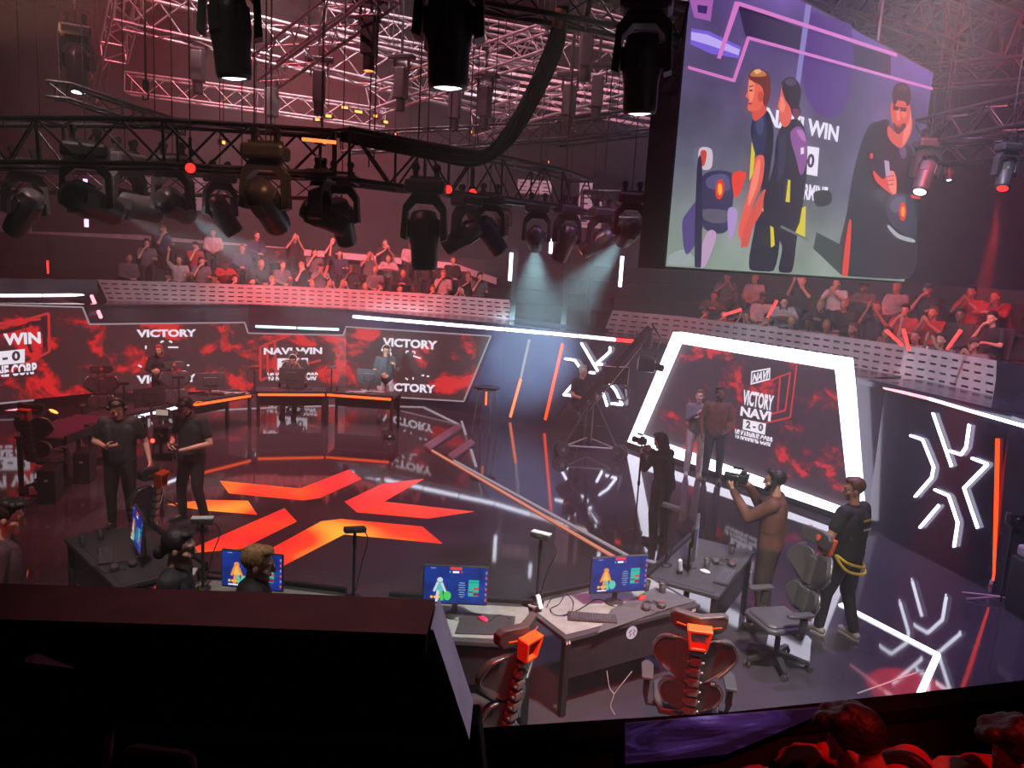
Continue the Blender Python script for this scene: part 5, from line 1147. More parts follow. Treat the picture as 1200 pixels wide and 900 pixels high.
# ================================================================ chairs, desks, gear
M['leather'] = mat('black_leatherette', (.075, .068, .07), .42, bump=.15, scale=40)
M['plastic'] = mat('black_plastic', (.055, .05, .052), .35)
M['chrome'] = mat('grey_metal_edge', (.5, .48, .48), .25, .9)
M['orange'] = mat('orange_plastic', (.9, .13, .02), .4)
M['desk'] = mat('desk_top_black', (.06, .057, .06), .42)
M['deskgrey'] = mat('desk_mat_grey', (.30, .32, .29), .6)
M['deskpurple'] = mat('desk_mat_purple', (.16, .05, .12), .6)
M['deskfront'] = mat('desk_panel_gloss', (.03, .026, .032), .2)
M['white'] = mat('white_plastic', (.75, .72, .75), .4)
M['cup'] = mat('paper_cup_black', (.05, .05, .05), .55)
M['pink'] = mat('pink_plastic', (.85, .04, .14), .35); M['redp'] = mat('red_plastic', (.85, .05, .03), .35)
def chair_parts(t, recline=0.0):
    L, P_, C, O = M['leather'], M['plastic'], M['chrome'], M['orange']
    mb = MB(); mb.lathe((0, 0, 0), [(.045, .09), (.06, .1), (.05, .15)], 14)
    for a in range(5):
        an = a * 2 * PI / 5 + .3; c, s_ = math.cos(an), math.sin(an); R = Rz(an)
        mb.add([R @ V(v) for v in ((.03, -.035, .15), (.03, .035, .15), (.03, .035, .095), (.03, -.035, .095), (.32, -.022, .095), (.32, .022, .095), (.32, .022, .065), (.32, -.022, .065))], [(0, 1, 2, 3), (4, 7, 6, 5), (0, 4, 5, 1), (1, 5, 6, 2), (2, 6, 7, 3), (3, 7, 4, 0)])
    mb.build('star_base', M['darkgrey'], t)
    for a in range(5):
        an = a * 2 * PI / 5 + .3; x, y = .32 * math.cos(an), .32 * math.sin(an); mb = MB(); R = Rz(an + .7)
        for q in (-1, 1): mb.cyl(V((x, y, .032)) + R @ V((0, .012 * q, 0)), V((x, y, .032)) + R @ V((0, .030 * q, 0)), .031, n=12)
        mb.cyl((x, y, .04), (x, y, .09), .01); mb.build('caster', P_, t)
    mb = MB(); mb.cyl((0, 0, .12), (0, 0, .30), .028); mb.cyl((0, 0, .28), (0, 0, .42), .018); mb.rbox((0, 0, .42), (.22, .28, .05), .015); mb.cyl((.1, .02, .415), (.24, .04, .41), .007); mb.build('gas_column', M['darkgrey'], t)
    mb = MB()   # seat
    mb.prism([(-.22, -.22), (.22, -.22), (.26, -.05), (.26, .20), (.20, .27), (-.20, .27), (-.26, .20), (-.26, -.05)], .055, None, (0, .02, .475)); mb.prism([(-.19, -.2), (.19, -.2), (.22, .18), (.17, .24), (-.17, .24), (-.22, .18)], .04, None, (0, .02, .515))
    o = mb.build('seat', L, t); bv = o.modifiers.new('b', 'BEVEL'); bv.width = .02; bv.segments = 3
    for f in o.data.polygons: f.use_smooth = True
    Rb = Rx(.16 + recline)            # back leans towards -y
    B = lambda x, y, z: V((0, -.22, .50)) + Rb @ V((x, y, z))
    def wing(side, z0, z1, w0, w1, yb, name='back_wing'):
        mb = MB()
        out = [(.025, z0), (w0 * .8, z0 + .02), (w1, z0 + (z1 - z0) * .45), (w1 * .98, z0 + (z1 - z0) * .75), (w1 * .72, z1), (.03, z1 - .03)]
        fr = []; bk = []
        out = [(max(.012, x), z) for x, z in round2(out)]
        for x, z in out:
            cur = (x / .3) ** 2 * .085
            fr.append(B(side * x, yb + cur, z)); bk.append(B(side * x, yb + cur - .045, z))
        n = len(fr); mb.add(fr + bk, [list(range(n)), list(range(n, 2 * n))[::-1]] + [(i, (i + 1) % n, n + (i + 1) % n, n + i) for i in range(n)])
        o = mb.build(name, L, t); bv = o.modifiers.new('b', 'BEVEL'); bv.width = .014; bv.segments = 3
        e = MB(); e.tube([bk[i] + (bk[i] - fr[i]) * .15 for i in range(5, 18)], .015, 6); e.build('wing_edge', C, o)
    for s_ in (-1, 1):
        wing(s_, .34, .70, .18, .30, .0); wing(s_, .06, .32, .20, .23, .01, 'lumbar_wing')
    mb = MB(); mb.rbox(B(0, .015, .50), (.10, .05, .30), .02, Rb); mb.rbox(B(0, .02, .20), (.16, .05, .24), .02, Rb); mb.build('back_pad', L, t)
    for i in range(8):
        mb = MB(); z = .02 + i * .088; mb.rbox(B(0, -.055 - .02 * math.sin(i * .45), z), (.098 - .003 * i, .07, .066), .012, Rb @ Rx(-.15)); mb.cyl(B(-.062, -.085, z), B(.062, -.085, z), .012, n=8); mb.build('spine_segment', mat('grey_joint_metal', (.20, .19, .19), .3, .4), t)
    # headrest
    mb = MB(); hp = [(-.205, .80), (-.165, .765), (.165, .765), (.205, .80), (.215, .88), (.18, .915), (-.18, .915), (-.215, .88)]; fr = [B(x, .02 + (x / .2) ** 2 * .05, z) for x, z in hp]; bk = [B(x, -.05 + (x / .2) ** 2 * .06, z) for x, z in hp]; n = 8
    mids = [B(x, .02, z) for x, z in ((0, .765), (0, .915))]; 
    mb.add(fr + bk + [B(0, .01, .765), B(0, .01, .915), B(0, -.06, .765), B(0, -.06, .915)], [(0, 1, 16, 17, 6, 7), (16, 2, 3, 4, 5, 17), (8, 15, 14, 19, 18, 9), (18, 19, 13, 12, 11, 10), (0, 8, 9, 1), (1, 9, 18, 16), (16, 18, 10, 2), (2, 10, 11, 3), (3, 11, 12, 4), (4, 12, 13, 5), (5, 13, 19, 17), (17, 19, 14, 6), (6, 14, 15, 7), (7, 15, 8, 0)])
    o = mb.build('headrest', L, t); bv = o.modifiers.new('b', 'BEVEL'); bv.width = .012; bv.segments = 2
    e = MB(); e.prism([(-.028, .022), (0, .034), (.028, .022), (.026, -.008), (.012, -.03), (0, -.036), (-.012, -.03), (-.026, -.008)], .006, Rb @ Rx(PI / 2), B(0, .022, .845)); e.build('crest', O, o)
    e = MB(); e.box(B(-.13, -.045, .84), (.07, .006, .010), Rb @ Rz(-.35)); e.box(B(.13, -.045, .84), (.07, .006, .010), Rb @ Rz(.35)); e.build('side_stripe', O, o)
    e = MB()
    for a, b in (((-.08, .85), (.08, .85)), ((.08, .85), (.055, .70)), ((.055, .70), (-.055, .70)), ((-.055, .70), (-.08, .85))):
        e.rbox((B(a[0], -.10, a[1]) + B(b[0], -.10, b[1])) / 2, ((V(a) - V(b)).length + .02, .09, .024), .006, Rb @ Ry(-math.atan2(b[1] - a[1], b[0] - a[0])))
    e.rbox(B(-.055, -.06, .82), (.018, .09, .05), .005, Rb); e.rbox(B(.055, -.06, .82), (.018, .09, .05), .005, Rb); e.build('headrest_bracket', O, t, label='orange headrest bracket')
    for s_ in (-1, 1):
        mb = MB(); mb.tube([(s_ * .20, -.02, .43), (s_ * .31, -.02, .43), (s_ * .325, -.03, .50), (s_ * .325, -.02, .66)], .020, 8); mb.rbox((s_ * .325, -.02, .58), (.05, .07, .14), .012)
        a = mb.build('armrest', M['darkgrey'], t); mb = MB(); mb.prism([(-.045, -.13), (.045, -.13), (.05, .10), (.02, .15), (-.02, .15), (-.05, .10)], .028, None, (s_ * .325, .02, .685)); o = mb.build('arm_pad', L, a); bv = o.modifiers.new('b', 'BEVEL'); bv.width = .008; bv.segments = 2
def round2(pts, n=4):
    out = []; k = len(pts)
    for i in range(k):
        p0, p1, p2, p3 = (Vector(pts[(i + j - 1) % k]) for j in range(4))
        for q in range(n):
            t = q / n; out.append(tuple(0.5 * ((2 * p1) + (p2 - p0) * t + (2 * p0 - 5 * p1 + 4 * p2 - p3) * t * t + (3 * p1 - p0 - 3 * p2 + p3) * t ** 3)))
    return out
CH = []
def chair(label, loc, rz):
    if not CH:
        t = thing('gaming_chair', label, 'chair', loc, rz, 'gaming chairs of the players'); chair_parts(t); CH.append(t); return t
    return copy_tree(CH[0], loc, rz, label)
def fr(fx, fy): return math.atan2(-fx, fy)
chair('black gaming chair seen from behind, nearest the dark rail end, headrest bracket orange', (-0.12, 5.22, 0), fr(-.78, .62))
chair('black gaming chair seen squarely from behind before the second near desk', (1.55, 5.66, 0), fr(.16, .98))
chair('black gaming chair turned side on between the two standing men at right', (G(908, 778, 0).x, G(908, 778, 0).y, 0), fr(-.96, -.28))
q = D(118, 437, 14.5); chair('gaming chair facing right in front of the far left screen', (q.x, q.y, 0), fr(.45, -.9))
q = D(54, 478, 11.4); chair('gaming chair seen from behind at the far left edge, orange bracket', (q.x, q.y, 0), fr(.1, 1))
q = D(198, 432, 15.6); chair('gaming chair half turned, leaned on by the red haired person', (q.x + .2, q.y, 0), fr(.6, -.75))
q = D(146, 566, 8.3); chair('gaming chair seen edge on behind the left near desk', (q.x, q.y, 0), fr(-.98, .1))
q = D(343, 424, 18.3); chair('gaming chair behind the middle player monitor', (q.x, q.y, 0), PI)

def desk(label, A, B, depth, topm, led=None, group='player desks', panel=True, zt=.75):
    """A to B is the players' edge; the desk extends to the left of A->B"""
    A = V((A[0], A[1], 0)); B = V((B[0], B[1], 0)); L = (B - A).length; d = (B - A) / L; n = V((-d.y, d.x, 0)); rz = math.atan2(d.y, d.x)
    t = thing('player_desk', label, 'desk', A, rz, group)
    mb = MB(); mb.rbox((L / 2, depth / 2, zt - .02), (L, depth, .04), .006); mb.build('desk_top', M['desk'], t)
    mb = MB(); mb.rbox((L / 2, depth * .47, zt + .002), (L * .94, depth * .78, .006), .002); mb.build('desk_mat', topm, t)
    for x in (.05, L - .05):
        for y in (.05, depth - .05):
            mb = MB(); mb.rbox((x, y, (zt - .04) / 2), (.06, .06, zt - .04), .006); mb.cyl((x, y, 0), (x, y, .02), .035); mb.build('leg', M['black'], t)
    mb = MB(); mb.rbox((L / 2, depth - .02, zt - .02), (L, .045, .13), .008); mb.build('front_beam', M['black'], t)
    if panel:
        mb = MB(); mb.rbox((L / 2, .06, zt - .24), (L - .12, .02, .36), .004); mb.build('modesty_panel', M['deskfront'], t)
    if led:
        mb = MB(); mb.rbox((L / 2, depth + .008, zt - .03), (L * .93, .014, .05), .004); mb.build('edge_light', led, t)
    return t, lambda x, y, z=zt + .005: A + d * x + n * y + V((0, 0, z)), rz, L
nd = []
nd.append(desk('near desk holding two cups and a tilted monitor at left', (-4.62, 7.60), (-3.50, 6.52), .85, M['desk'], panel=True))
nd.append(desk('near desk behind the two players heads, pale front edge', (-2.95, 6.12), (-1.55, 5.92), .82, M['deskgrey']))
nd.append(desk('near grey topped desk with pink mouse, right of the dark rail', (-1.02, 5.90), (.32, 5.92), .80, M['deskgrey']))
nd.append(desk('near grey topped desk with keyboard and red mouse at centre right', (.58, 6.05), (1.93, 6.88), .80, M['deskgrey']))
nd.append(desk('near black desk at right with headset and monitor seen edge on', (2.16, 7.09), (2.92, 8.40), .78, M['desk']))
O_, Wl = light_mat('orange_desk_led', (1.0, .09, .012), 3), M['white_l']
fd = []
# players' edge is on the far side; depth comes towards the stage centre
fd.append(desk('far desk with purple mat beside the man with the phone', (-7.78, 13.3), (-7.75, 11.55), .82, M['deskpurple'], None))
fd.append(desk('far desk with white edge light behind the two crew men', (-7.25, 14.75), (-7.65, 13.35), .80, M['desk'], Wl))
fd.append(desk('far desk with orange edge light and tilted monitor, second from its left end', (-6.28, 16.5), (-7.12, 14.95), .80, M['desk'], O_))
fd.append(desk('far middle desk with orange edge light before the score screen', (-4.35, 17.45), (-5.80, 17.0), .80, M['desk'], O_))
fd.append(desk('far right desk with orange edge light and pale topped monitor', (-2.55, 17.38), (-4.12, 17.50), .80, M['desk'], O_))

def monitor(label, p, rz, on=True, tilt=0, h=.36, w=.57, split=False, lift=.13):
    t = thing('monitor', label, 'monitor', p, rz); Rt = Rx(-tilt)
    C_ = V((0, 0, lift + h / 2))
    mb = MB(); mb.rbox(C_, (w, .03, h), .008, Rt); mb.rbox(C_ + V((0, .025, 0)), (w * .45, .03, h * .5), .012, Rt); mb.build('casing', M['plastic'], t)
    sc = MB(); sc.box(C_ + Rt @ V((0, -.016, .004)), (w - .018, .003, h - .026), Rt)
    m = cloud_mat('monitor_picture', (.004, .012, .10), (.006, .03, .24), (.02, .10, .42), 3.0, .3, .75, s=1.1) if 'monpic' not in M else M['monpic']; M['monpic'] = m
    s_ = sc.build('display', m if on else M['lens_off'], t)
    if on:
        k = [0]
        def r_(x, z, ww, hh, col, a=0):
            k[0] += 1; q = MB(); q.box(C_ + Rt @ V((x * w, -.0185 - .0002 * k[0], z * h)), (ww * w, .0008, hh * h), Rt @ Ry(a)); q.build('display_graphic', light_mat('dg_%d_%d_%d' % tuple(int(c * 99) for c in col), col, 1.1), s_)
        def e_(x, z, ww, hh, col):
            k[0] += 1; q = MB(); q.ell(C_ + Rt @ V((x * w, -.0185 - .0002 * k[0], z * h)), (ww * w / 2, .0006, hh * h / 2), Rt, 10, 6); q.build('display_graphic', light_mat('dg_%d_%d_%d' % tuple(int(c * 99) for c in col), col, 1.1), s_)
        r_(.28, -.05, .16, .42, (.01, .42, .33)); r_(.28 + .04, -.06, .08, .06, (.6, .04, .04)); r_(.28 + .04, -.20, .08, .09, (.22, .01, .05)); r_(.28 - .04, -.15, .07, .04, (.22, .01, .05)); r_(.28, .10, .16, .01, (0, .08, .1))
        r_(0, .44, .18, .07, (.8, .03, .03)); r_(0, .35, .10, .05, (.8, .85, .9)); r_(-.09, .35, .015, .05, (.02, .6, .5)); r_(.09, .35, .02, .05, (.7, .03, .1))
        for i in range(7): r_(.10, .08 - .06 * i, (.08, .11, .09, .12, .08, .10, .06)[i], .016, (.25, .4, .6))
        for i in range(6): r_(.47, .36 - .14 * i, .025, .07, (.6, .08, .06) if i % 2 else (.3, .2, .5))
        for i in range(4): r_(-.38 + .02 * i, .44, .012, .014, (.6, .6, .7))
        hero = (((.75, .25, .05), (.8, .45, .1), (.1, .5, .4)), ((.55, .6, .65), (.1, .45, .5), (.05, .55, .08)))[1 if split else 0]
        e_(-.24, .14, .09, .14, hero[0]); e_(-.24, -.04, .14, .30, hero[1]); r_(-.30, -.04, .035, .26, hero[0], .35); r_(-.18, -.05, .035, .26, hero[0], -.4); r_(-.27, -.26, .05, .26, hero[0], .1); r_(-.21, -.26, .05, .26, hero[2], -.15)
        e_(-.12, -.26, .12, .24, hero[2])
        for i in range(3): e_(-.36 + .055 * i, -.30, .045, .07, (.9, .45, .05))
        r_(-.30, -.40, .16, .035, (.7, .75, .85), .0)
    mb = MB(); mb.rbox((0, .05, lift * .6 + .04), (.05, .025, lift + .12), .006); mb.lathe((0, .05, 0), [(.09, 0), (.09, .008), (.03, .016)], 18); mb.build('stand', M['plastic'], t)
    return t
def at_px(x, y, z=.757): return G(x, y, z)
monitor('lit monitor with blue scoreboard on the left near desk, turned to the left', at_px(163, 655), math.radians(-55), tilt=.1)
monitor('lit monitor partly hidden by the brown haired player', at_px(296, 706), math.radians(-6), h=.35)
monitor('lit monitor with green figure on the first grey near desk', at_px(532, 724), math.radians(2), split=True)
monitor('lit monitor with orange figure on the second grey near desk', at_px(722, 709), math.radians(16))
monitor('lit monitor seen almost edge on at the black near desk', at_px(812, 664), math.radians(74), lift=.16)
monitor('dark back of a monitor on the far desk behind the gimbal man', G(176, 487, .757), fr(-.75, .65) + PI, False, lift=.16)
monitor('tilted dark monitor back behind the black near haired crew man with orange strip', G(246, 464, .757), fr(-.45, .9) + PI, False, tilt=-.25)
monitor('grey monitor back hiding the seated player before the score screen', G(342, 457, .757), PI + .05, False, lift=.14)
monitor('monitor back with bright top edge beside the player in pale trousers', G(432, 459, .757), PI - .1, False, lift=.16)

def keyboard(label, p, rz):
    t = thing('keyboard', label, 'keyboard', p, rz); mb = MB(); mb.rbox((0, 0, .012), (.44, .155, .022), .005); mb.build('case', M['plastic'], t)
    k = MB()
    for r in range(5):
        for c in range(15): k.box((-.187 + c * .0267, -.05 + r * .025, .027), (.020, .019, .009), taper=.85)
    k.build('keys', mat('key_caps', (.10, .10, .12), .5), t)
    k = MB(); k.box((0, -.0705, .012), (.40, .002, .006)); k.build('glow_line', M['pink_l'] if 'red' in label else M['dimwhite_l'], t)
    return t
keyboard('dark keyboard with red glowing keys on the second grey near desk', at_px(694, 725), math.radians(-2))
keyboard('dark keyboard on the black near desk at right', at_px(850, 677), math.radians(62))
keyboard('dark keyboard leaning before the left near monitor', at_px(124, 652), math.radians(-60))
keyboard('thin dark keyboard on the far desk right of the yellow cable', G(268, 458, .757), math.radians(30) + PI)
def mouse(label, p, rz, m):
    t = thing('mouse', label, 'computer mouse', p, rz); mb = MB(); mb.ell((0, 0, .014), (.032, .06, .022), None, 14, 8); mb.build('shell', m, t); mb = MB(); mb.cyl((-.004, .03, .034), (.004, .03, .034), .008); mb.build('wheel', M['black'], t); return t
mouse('bright pink mouse on the dark mat of the first grey near desk', at_px(566, 727), .8, M['pink'])
mouse('red mouse lying beside the headset on the second grey near desk', at_px(752, 702), -.6, M['redp'])
mouse('white mouse between the cup and the keyboard on the black near desk', at_px(826, 671), .9, M['white'])
mouse('small pink mouse on the far middle desk', G(321, 456, .757), .4, M['pink'])
def pad(label, pts, m):
    mb = MB(); mb.poly3([G(x, y, .764) for x, y in pts], (0, 0, -.004)); o = mb.build('mouse_pad', m); tag(o, label, 'mouse pad')
pad('dark mouse pad under the pink mouse', [(542, 717), (604, 722), (601, 744), (533, 742)], M['desk'])
pad('dark mouse pad under the two cups on the second grey near desk', [(716, 714), (768, 688), (816, 704), (786, 712), (700, 742)], mat('pad_dark', (.10, .10, .10), .7))
def cup(label, p):
    t = thing('paper_cup', label, 'cup', p); mb = MB(); mb.lathe((0, 0, 0), [(.028, 0), (.040, .10), (.036, .10), (.03, .02)], 16); mb.build('cup_wall', M['cup'], t)
    mb = MB(); mb.tube([(.040 * math.cos(a), .040 * math.sin(a), .102) for a in [2 * PI * i / 14 for i in range(15)]], .003, 5); mb.build('rim', M['darkgrey'], t); return t
for x, y, z, l in ((757, 692, .757, 'left black cup of the pair on the second grey near desk'), (776, 695, .757, 'right black cup of the pair on the second grey near desk'), (828, 665, .757, 'black cup between monitor and headset on the black near desk'), (857, 649, .757, 'black cup at the back corner of the black near desk'), (97, 640, .757, 'left black cup on the left near desk'), (118, 632, .757, 'right black cup on the left near desk'), (239, 680, .757, 'small black cup right of the player with the bun'), (395, 458, .757, 'tiny dark cup on the far right desk end'), (364, 457, .757, 'tiny dark cup right of the far middle monitor')):
    cup(l, G(x, y, z))
def headset_thing(label, p, rz, acc=None):
    t = thing('headset', label, 'headset', p, rz); mb = MB(); mb.tube([(.085 * math.cos(a), .02 + .10 * math.sin(a), .03) for a in [PI * i / 10 for i in range(11)]], .010, 8); mb.build('headband', M['plastic'], t)
    for s_ in (-1, 1):
        mb = MB(); mb.lathe((s_ * .085, 0, .035), [(.02, -.03), (.042, -.02), (.042, .015), (.03, .022)], 14, Rx(.25)); mb.build('ear_cup', M['leather'], t)
    mb = MB(); mb.tube([(-.085, 0, .04), (-.06, -.07, .03), (0, -.09, .02)], .004); mb.build('microphone', M['black'], t)
    if acc: mb = MB(); mb.box((.085, 0, .062), (.02, .02, .004)); mb.build('red_mark', acc, t)
    return t
headset_thing('black headset with silver cups beside the second near monitor', at_px(766, 714), .4, M['redp'])
headset_thing('black headset on the black near desk behind its keyboard', at_px(848, 662), -.3, M['redp'])
headset_thing('black headset on the left near desk before its keyboard', at_px(145, 666), .8)
headset_thing('black headset on the far purple desk', G(108, 500, .757), .3)
def desk_camera(label, p, rz, h=.52, box=M['plastic'], topc=None, z=.757):
    t = thing('face_camera', label, 'camera', p, rz); mb = MB(); mb.cyl((0, 0, 0), (0, 0, h), .014); mb.lathe((0, 0, 0), [(.07, 0), (.07, .012), (.02, .02)], 14)
    for i in range(3): mb.cyl((0, 0, h - .05 - i * .035), (0, 0, h - .035 - i * .035), .020)
    mb.build('post', M['black'], t)
    mb = MB(); mb.rbox((0, 0, h + .035), (.20, .075, .05), .01, Ry(.08)); mb.rbox((0, -.045, h + .035), (.05, .02, .035), .006); b = mb.build('camera_box', box, t)
    mb = MB(); mb.cyl((-.03, -.055, h + .035), (-.03, -.06, h + .035), .012); mb.build('lens', M['lens_off'], b)
    mb = MB(); mb.tube(smooth([V((.08, .03, h + .03)), V((.14, .05, h - .1)), V((.08, .02, h - .3)), V((.02, .01, .05))]), .005); mb.build('cable', M['black'], t)
    if topc: mb = MB(); mb.rbox((0, 0, h + .066), (.19, .07, .012), .003); mb.build('white_top', topc, t)
    return t
Wm = mat('pale_panel', (.8, .82, .78), .5)
desk_camera('small camera on a black post between the brown haired player and near monitor', at_px(414, 700), .5, .62)
desk_camera('small white topped camera on a post beside the player with the bun', at_px(238, 690), .2, .62, topc=Wm)
desk_camera('small camera with a bright top between the two grey near desks', at_px(629, 706), -.5, .62, topc=Wm)
desk_camera('small camera on a post behind the two black cups at right', at_px(780, 662), -.6, .62)
for x, y, l in ((146, 487, 'tiny camera on a post behind the crew man with the phone'), (210, 477, 'tiny camera on a post left of the tilted far monitor'), (298, 463, 'tiny camera on a post at the left end of the far middle desk'), (388, 461, 'tiny camera on a post between the far middle and right desks')):
    desk_camera(l, G(x, y, .757), PI, .55)
# bright phone-like lights leaning on the near desks
for x, y, a, l in ((631, 716, .5, 'small glowing white lamp clipped at the desk corner by the near camera post'), (796, 672, .9, 'white handheld device standing on the black near desk')):
    t = thing('clip_lamp', l, 'lamp', at_px(x, y), a); mb = MB(); mb.rbox((0, 0, .09), (.045, .03, .15), .012, Ry(-.3)); mb.build('lamp_body', M['white'], t)
    mb = MB(); mb.rbox((0, -.017, .09), (.034, .004, .13), .002, Ry(-.3)); mb.build('lamp_face', light_mat('clip_glow', (1, 1, 1), 2.5) if x < 700 else M['white'], t)
    mb = MB(); mb.cyl((0, 0, 0), (0, 0, .03), .03); mb.build('clip', M['black'], t)
# loose white boxes and papers
for i, (x, y, sx, sy, a, l) in enumerate(((515, 728, .10, .045, .4, 'upper white cable adapter near the first grey desk monitor'), (512, 737, .04, .08, .5, 'lower white cable adapter near the first grey desk monitor'), (252, 676, .24, .05, -.1, 'pale tray lying behind the small cup at left'), (224, 672, .09, .16, .2, 'pale panel standing behind the player with the bun'))):
    mb = MB(); p = at_px(x, y); mb.rbox((p.x, p.y, p.z + .014), (sx, sy, .022), .005, Rz(a)); o = mb.build('white_box', M['white']); tag(o, l, 'box')
def cable(label, pts, z=.762, r=.004, m=None, name='cable'):
    mb = MB(); mb.tube(smooth([G(x, y, z) + V((0, 0, .004 * (i % 3))) for i, (x, y) in enumerate(pts)], 5), r); o = mb.build(name, m or M['black']); tag(o, label, 'cable')
cable('thin dark cable coiled at the left of the second grey near desk', [(640, 712), (648, 700), (660, 698), (655, 708), (645, 714), (652, 722), (668, 718), (672, 706), (664, 696)])
cable('thin dark cable running from that coil towards the near monitor', [(660, 722), (676, 716), (690, 708), (700, 702), (712, 706)])
cable('thin cable lying in front of the pink mouse', [(566, 730), (575, 728), (582, 722), (592, 722), (598, 726)])
cable('thin cable loop on the floor side of the left near desk', [(78, 662), (90, 672), (100, 668), (112, 664), (124, 672), (140, 664)], .77)
cable('yellow cable coiled on the far desk left of the tilted monitor', [(220, 472), (226, 474), (232, 471), (238, 472), (228, 470)], .775, .012, M['yellow'])
for i, (x0, x1, y, l) in enumerate(((240, 288, 460, 'tangle of pale cables on the far desk under the tilted monitor'), (150, 200, 488, 'tangle of dark cables on the far desk behind the crew men'), (405, 452, 459, 'tangle of pale cables under the far right monitor'))):
    random.seed(30 + i); pts = [(random.uniform(x0, x1), y + random.uniform(-2.5, 2)) for _ in range(9)]
    cable(l, pts, .775, .007, M['white'] if i != 1 else M['darkgrey'])
mb = MB(); mb.tube(smooth([V((.95, 6.02, .50)), V((.98, 6.0, .36)), V((1.02, 5.99, .30)), V((1.0, 5.98, .2)), V((1.04, 5.97, .13))]), .004); mb.tube(smooth([V((1.16, 6.0, .52)), V((1.08, 5.99, .40)), V((1.02, 5.99, .30))]), .004); o = mb.build('cable', mat('grey_cable', (.4, .4, .4), .5)); tag(o, 'thin pale cable dangling below the second grey near desk', 'cable')
# round badge and small crests on the near desks
t = nd[3][0]
def on_desk(i, x, y, z): return nd[i][1](x, y, z)
mb = MB(); mb.lathe((0.78, .045, .62), [(.062, 0), (.062, .006)], 20, Rx(PI / 2)); b_ = mb.build('round_badge', light_mat('badge_glow', (.75, .6, .72), .7), t)
mb = MB()
for a in (-1, 1): mb.tube([(0.78 + a * .012, .036, .65), (0.78 + a * .035, .036, .63), (0.78 + a * .012, .036, .61), (0.78 + a * .03, .036, .59)], .005)
mb.build('badge_mark', mat('badge_purple', (.25, .03, .12), .5), b_)
for k_, x in ((3, .03), (3, 1.5), (2, 1.28)):
    mb = MB()
    for dx, dz in ((-.012, .014), (.012, .014), (-.012, -.014), (.012, -.014)): mb.tube([(x + dx, -.004, .71 + dz), (x + dx * 1.6, -.004, .71 + dz * .4), (x + dx * .5, -.004, .71 + dz * .2)], .005, 5)
    mb.build('corner_mark', M['white'], nd[k_][0])
# camera crane
jb = G(690, 532, 0); j = thing('camera_crane', 'black camera crane on a wheeled tripod with its long arm raised to the right', 'camera crane', (jb.x, jb.y, 0), 0)
J = lambda x, y, d=jb.y: D(x, y, d) - V(j.location)
for a in range(3):
    an = a * 2 * PI / 3 - .55; c, s_ = math.cos(an), math.sin(an)
    mb = MB(); mb.cyl((.06 * c, .06 * s_, 1.15), (.62 * c, .62 * s_, .22), .022); mb.cyl((.1 * c, .1 * s_, .62), (.36 * c, .36 * s_, .64), .012); l = mb.build('leg', M['darkgrey'], j)
    mb = MB()
    for q in (-1, 1): mb.cyl((.70 * c - .05 * q * s_, .70 * s_ + .05 * q * c, .16), (.70 * c - .09 * q * s_, .70 * s_ + .09 * q * c, .16), .15, n=18)
    mb.build('wheel', mat('tyre', (.05, .05, .05), .6), j)
    mb = MB(); mb.box((.62 * c, .62 * s_, .2), (.16, .1, .08), Rz(an)); mb.cyl((.70 * c - .1 * s_, .70 * s_ + .1 * c, .16), (.70 * c + .1 * s_, .70 * s_ - .1 * c, .16), .05); mb.build('hub', M['chrome'], j)
    an2 = an + 2 * PI / 3; mb = MB(); mb.cyl((.6 * c, .6 * s_, .22), (.6 * math.cos(an2), .6 * math.sin(an2), .22), .018); mb.build('spreader', M['alu'], j)
mb = MB(); mb.cyl((0, 0, .25), (0, 0, 1.35), .04); mb.cyl((0, 0, 1.15), (0, 0, 1.4), .075); mb.build('column', M['darkgrey'], j)
a0 = J(672, 482, jb.y); a1 = J(762, 384, jb.y - .3); dv = (a1 - a0).normalized()
mb = MB(); R = dv.to_track_quat('X', 'Z').to_matrix(); mb.rbox((a0 + a1) / 2, ((a1 - a0).length, .11, .15), .02, R); mb.build('arm', M['black'], j)
mb = MB(); mb.cyl(a0 + V((.1, -.1, -.25)), a1 + V((-.05, -.1, -.22)), .014); mb.build('tilt_rod', M['chrome'], j)
mb = MB(); mb.rbox(a0 - dv * .1, (.3, .22, .3), .02, R); mb.build('counterweight', M['darkgrey'], j)
mb = MB(); mb.rbox(J(758, 398, jb.y - .3), (.2, .2, .34), .03); mb.tube([J(746, 388, jb.y - .3), J(752, 412, jb.y - .3), J(768, 418, jb.y - .3), J(774, 396, jb.y - .3), J(764, 380, jb.y - .3)], .02); mb.build('remote_head', M['darkgrey'], j)
mb = MB(); c_ = J(757, 428, jb.y - .3); mb.rbox(c_, (.34, .24, .26), .03); mb.cyl(c_ + V((.12, -.05, 0)), c_ + V((.3, -.2, -.02)), .07); mb.rbox(c_ + V((-.05, 0, .16)), (.2, .1, .06), .02); mb.build('crane_camera', M['blackg'], j)
mb = MB(); c_ = J(722, 440, jb.y - .2); mb.rbox(c_, (.5, .05, .36), .015); m_ = mb.build('operator_monitor', M['black'], j)
mb = MB(); mb.box(c_ + V((0, 0, .182)), (.5, .055, .012)); mb.box(c_ + V((.25, 0, 0)), (.012, .055, .36)); mb.build('bright_edge', M['white'], m_)
mb = MB(); mb.cyl((0, 0, 1.3), c_ - V((0, 0, .15)), .02); mb.tube(smooth([c_ + V((.1, 0, -.2)), c_ + V((.3, 0, -.3)), c_ + V((.2, 0, -.5)), c_ + V((-.05, 0, -.45))]), .02); mb.build('monitor_arm', M['darkgrey'], j)
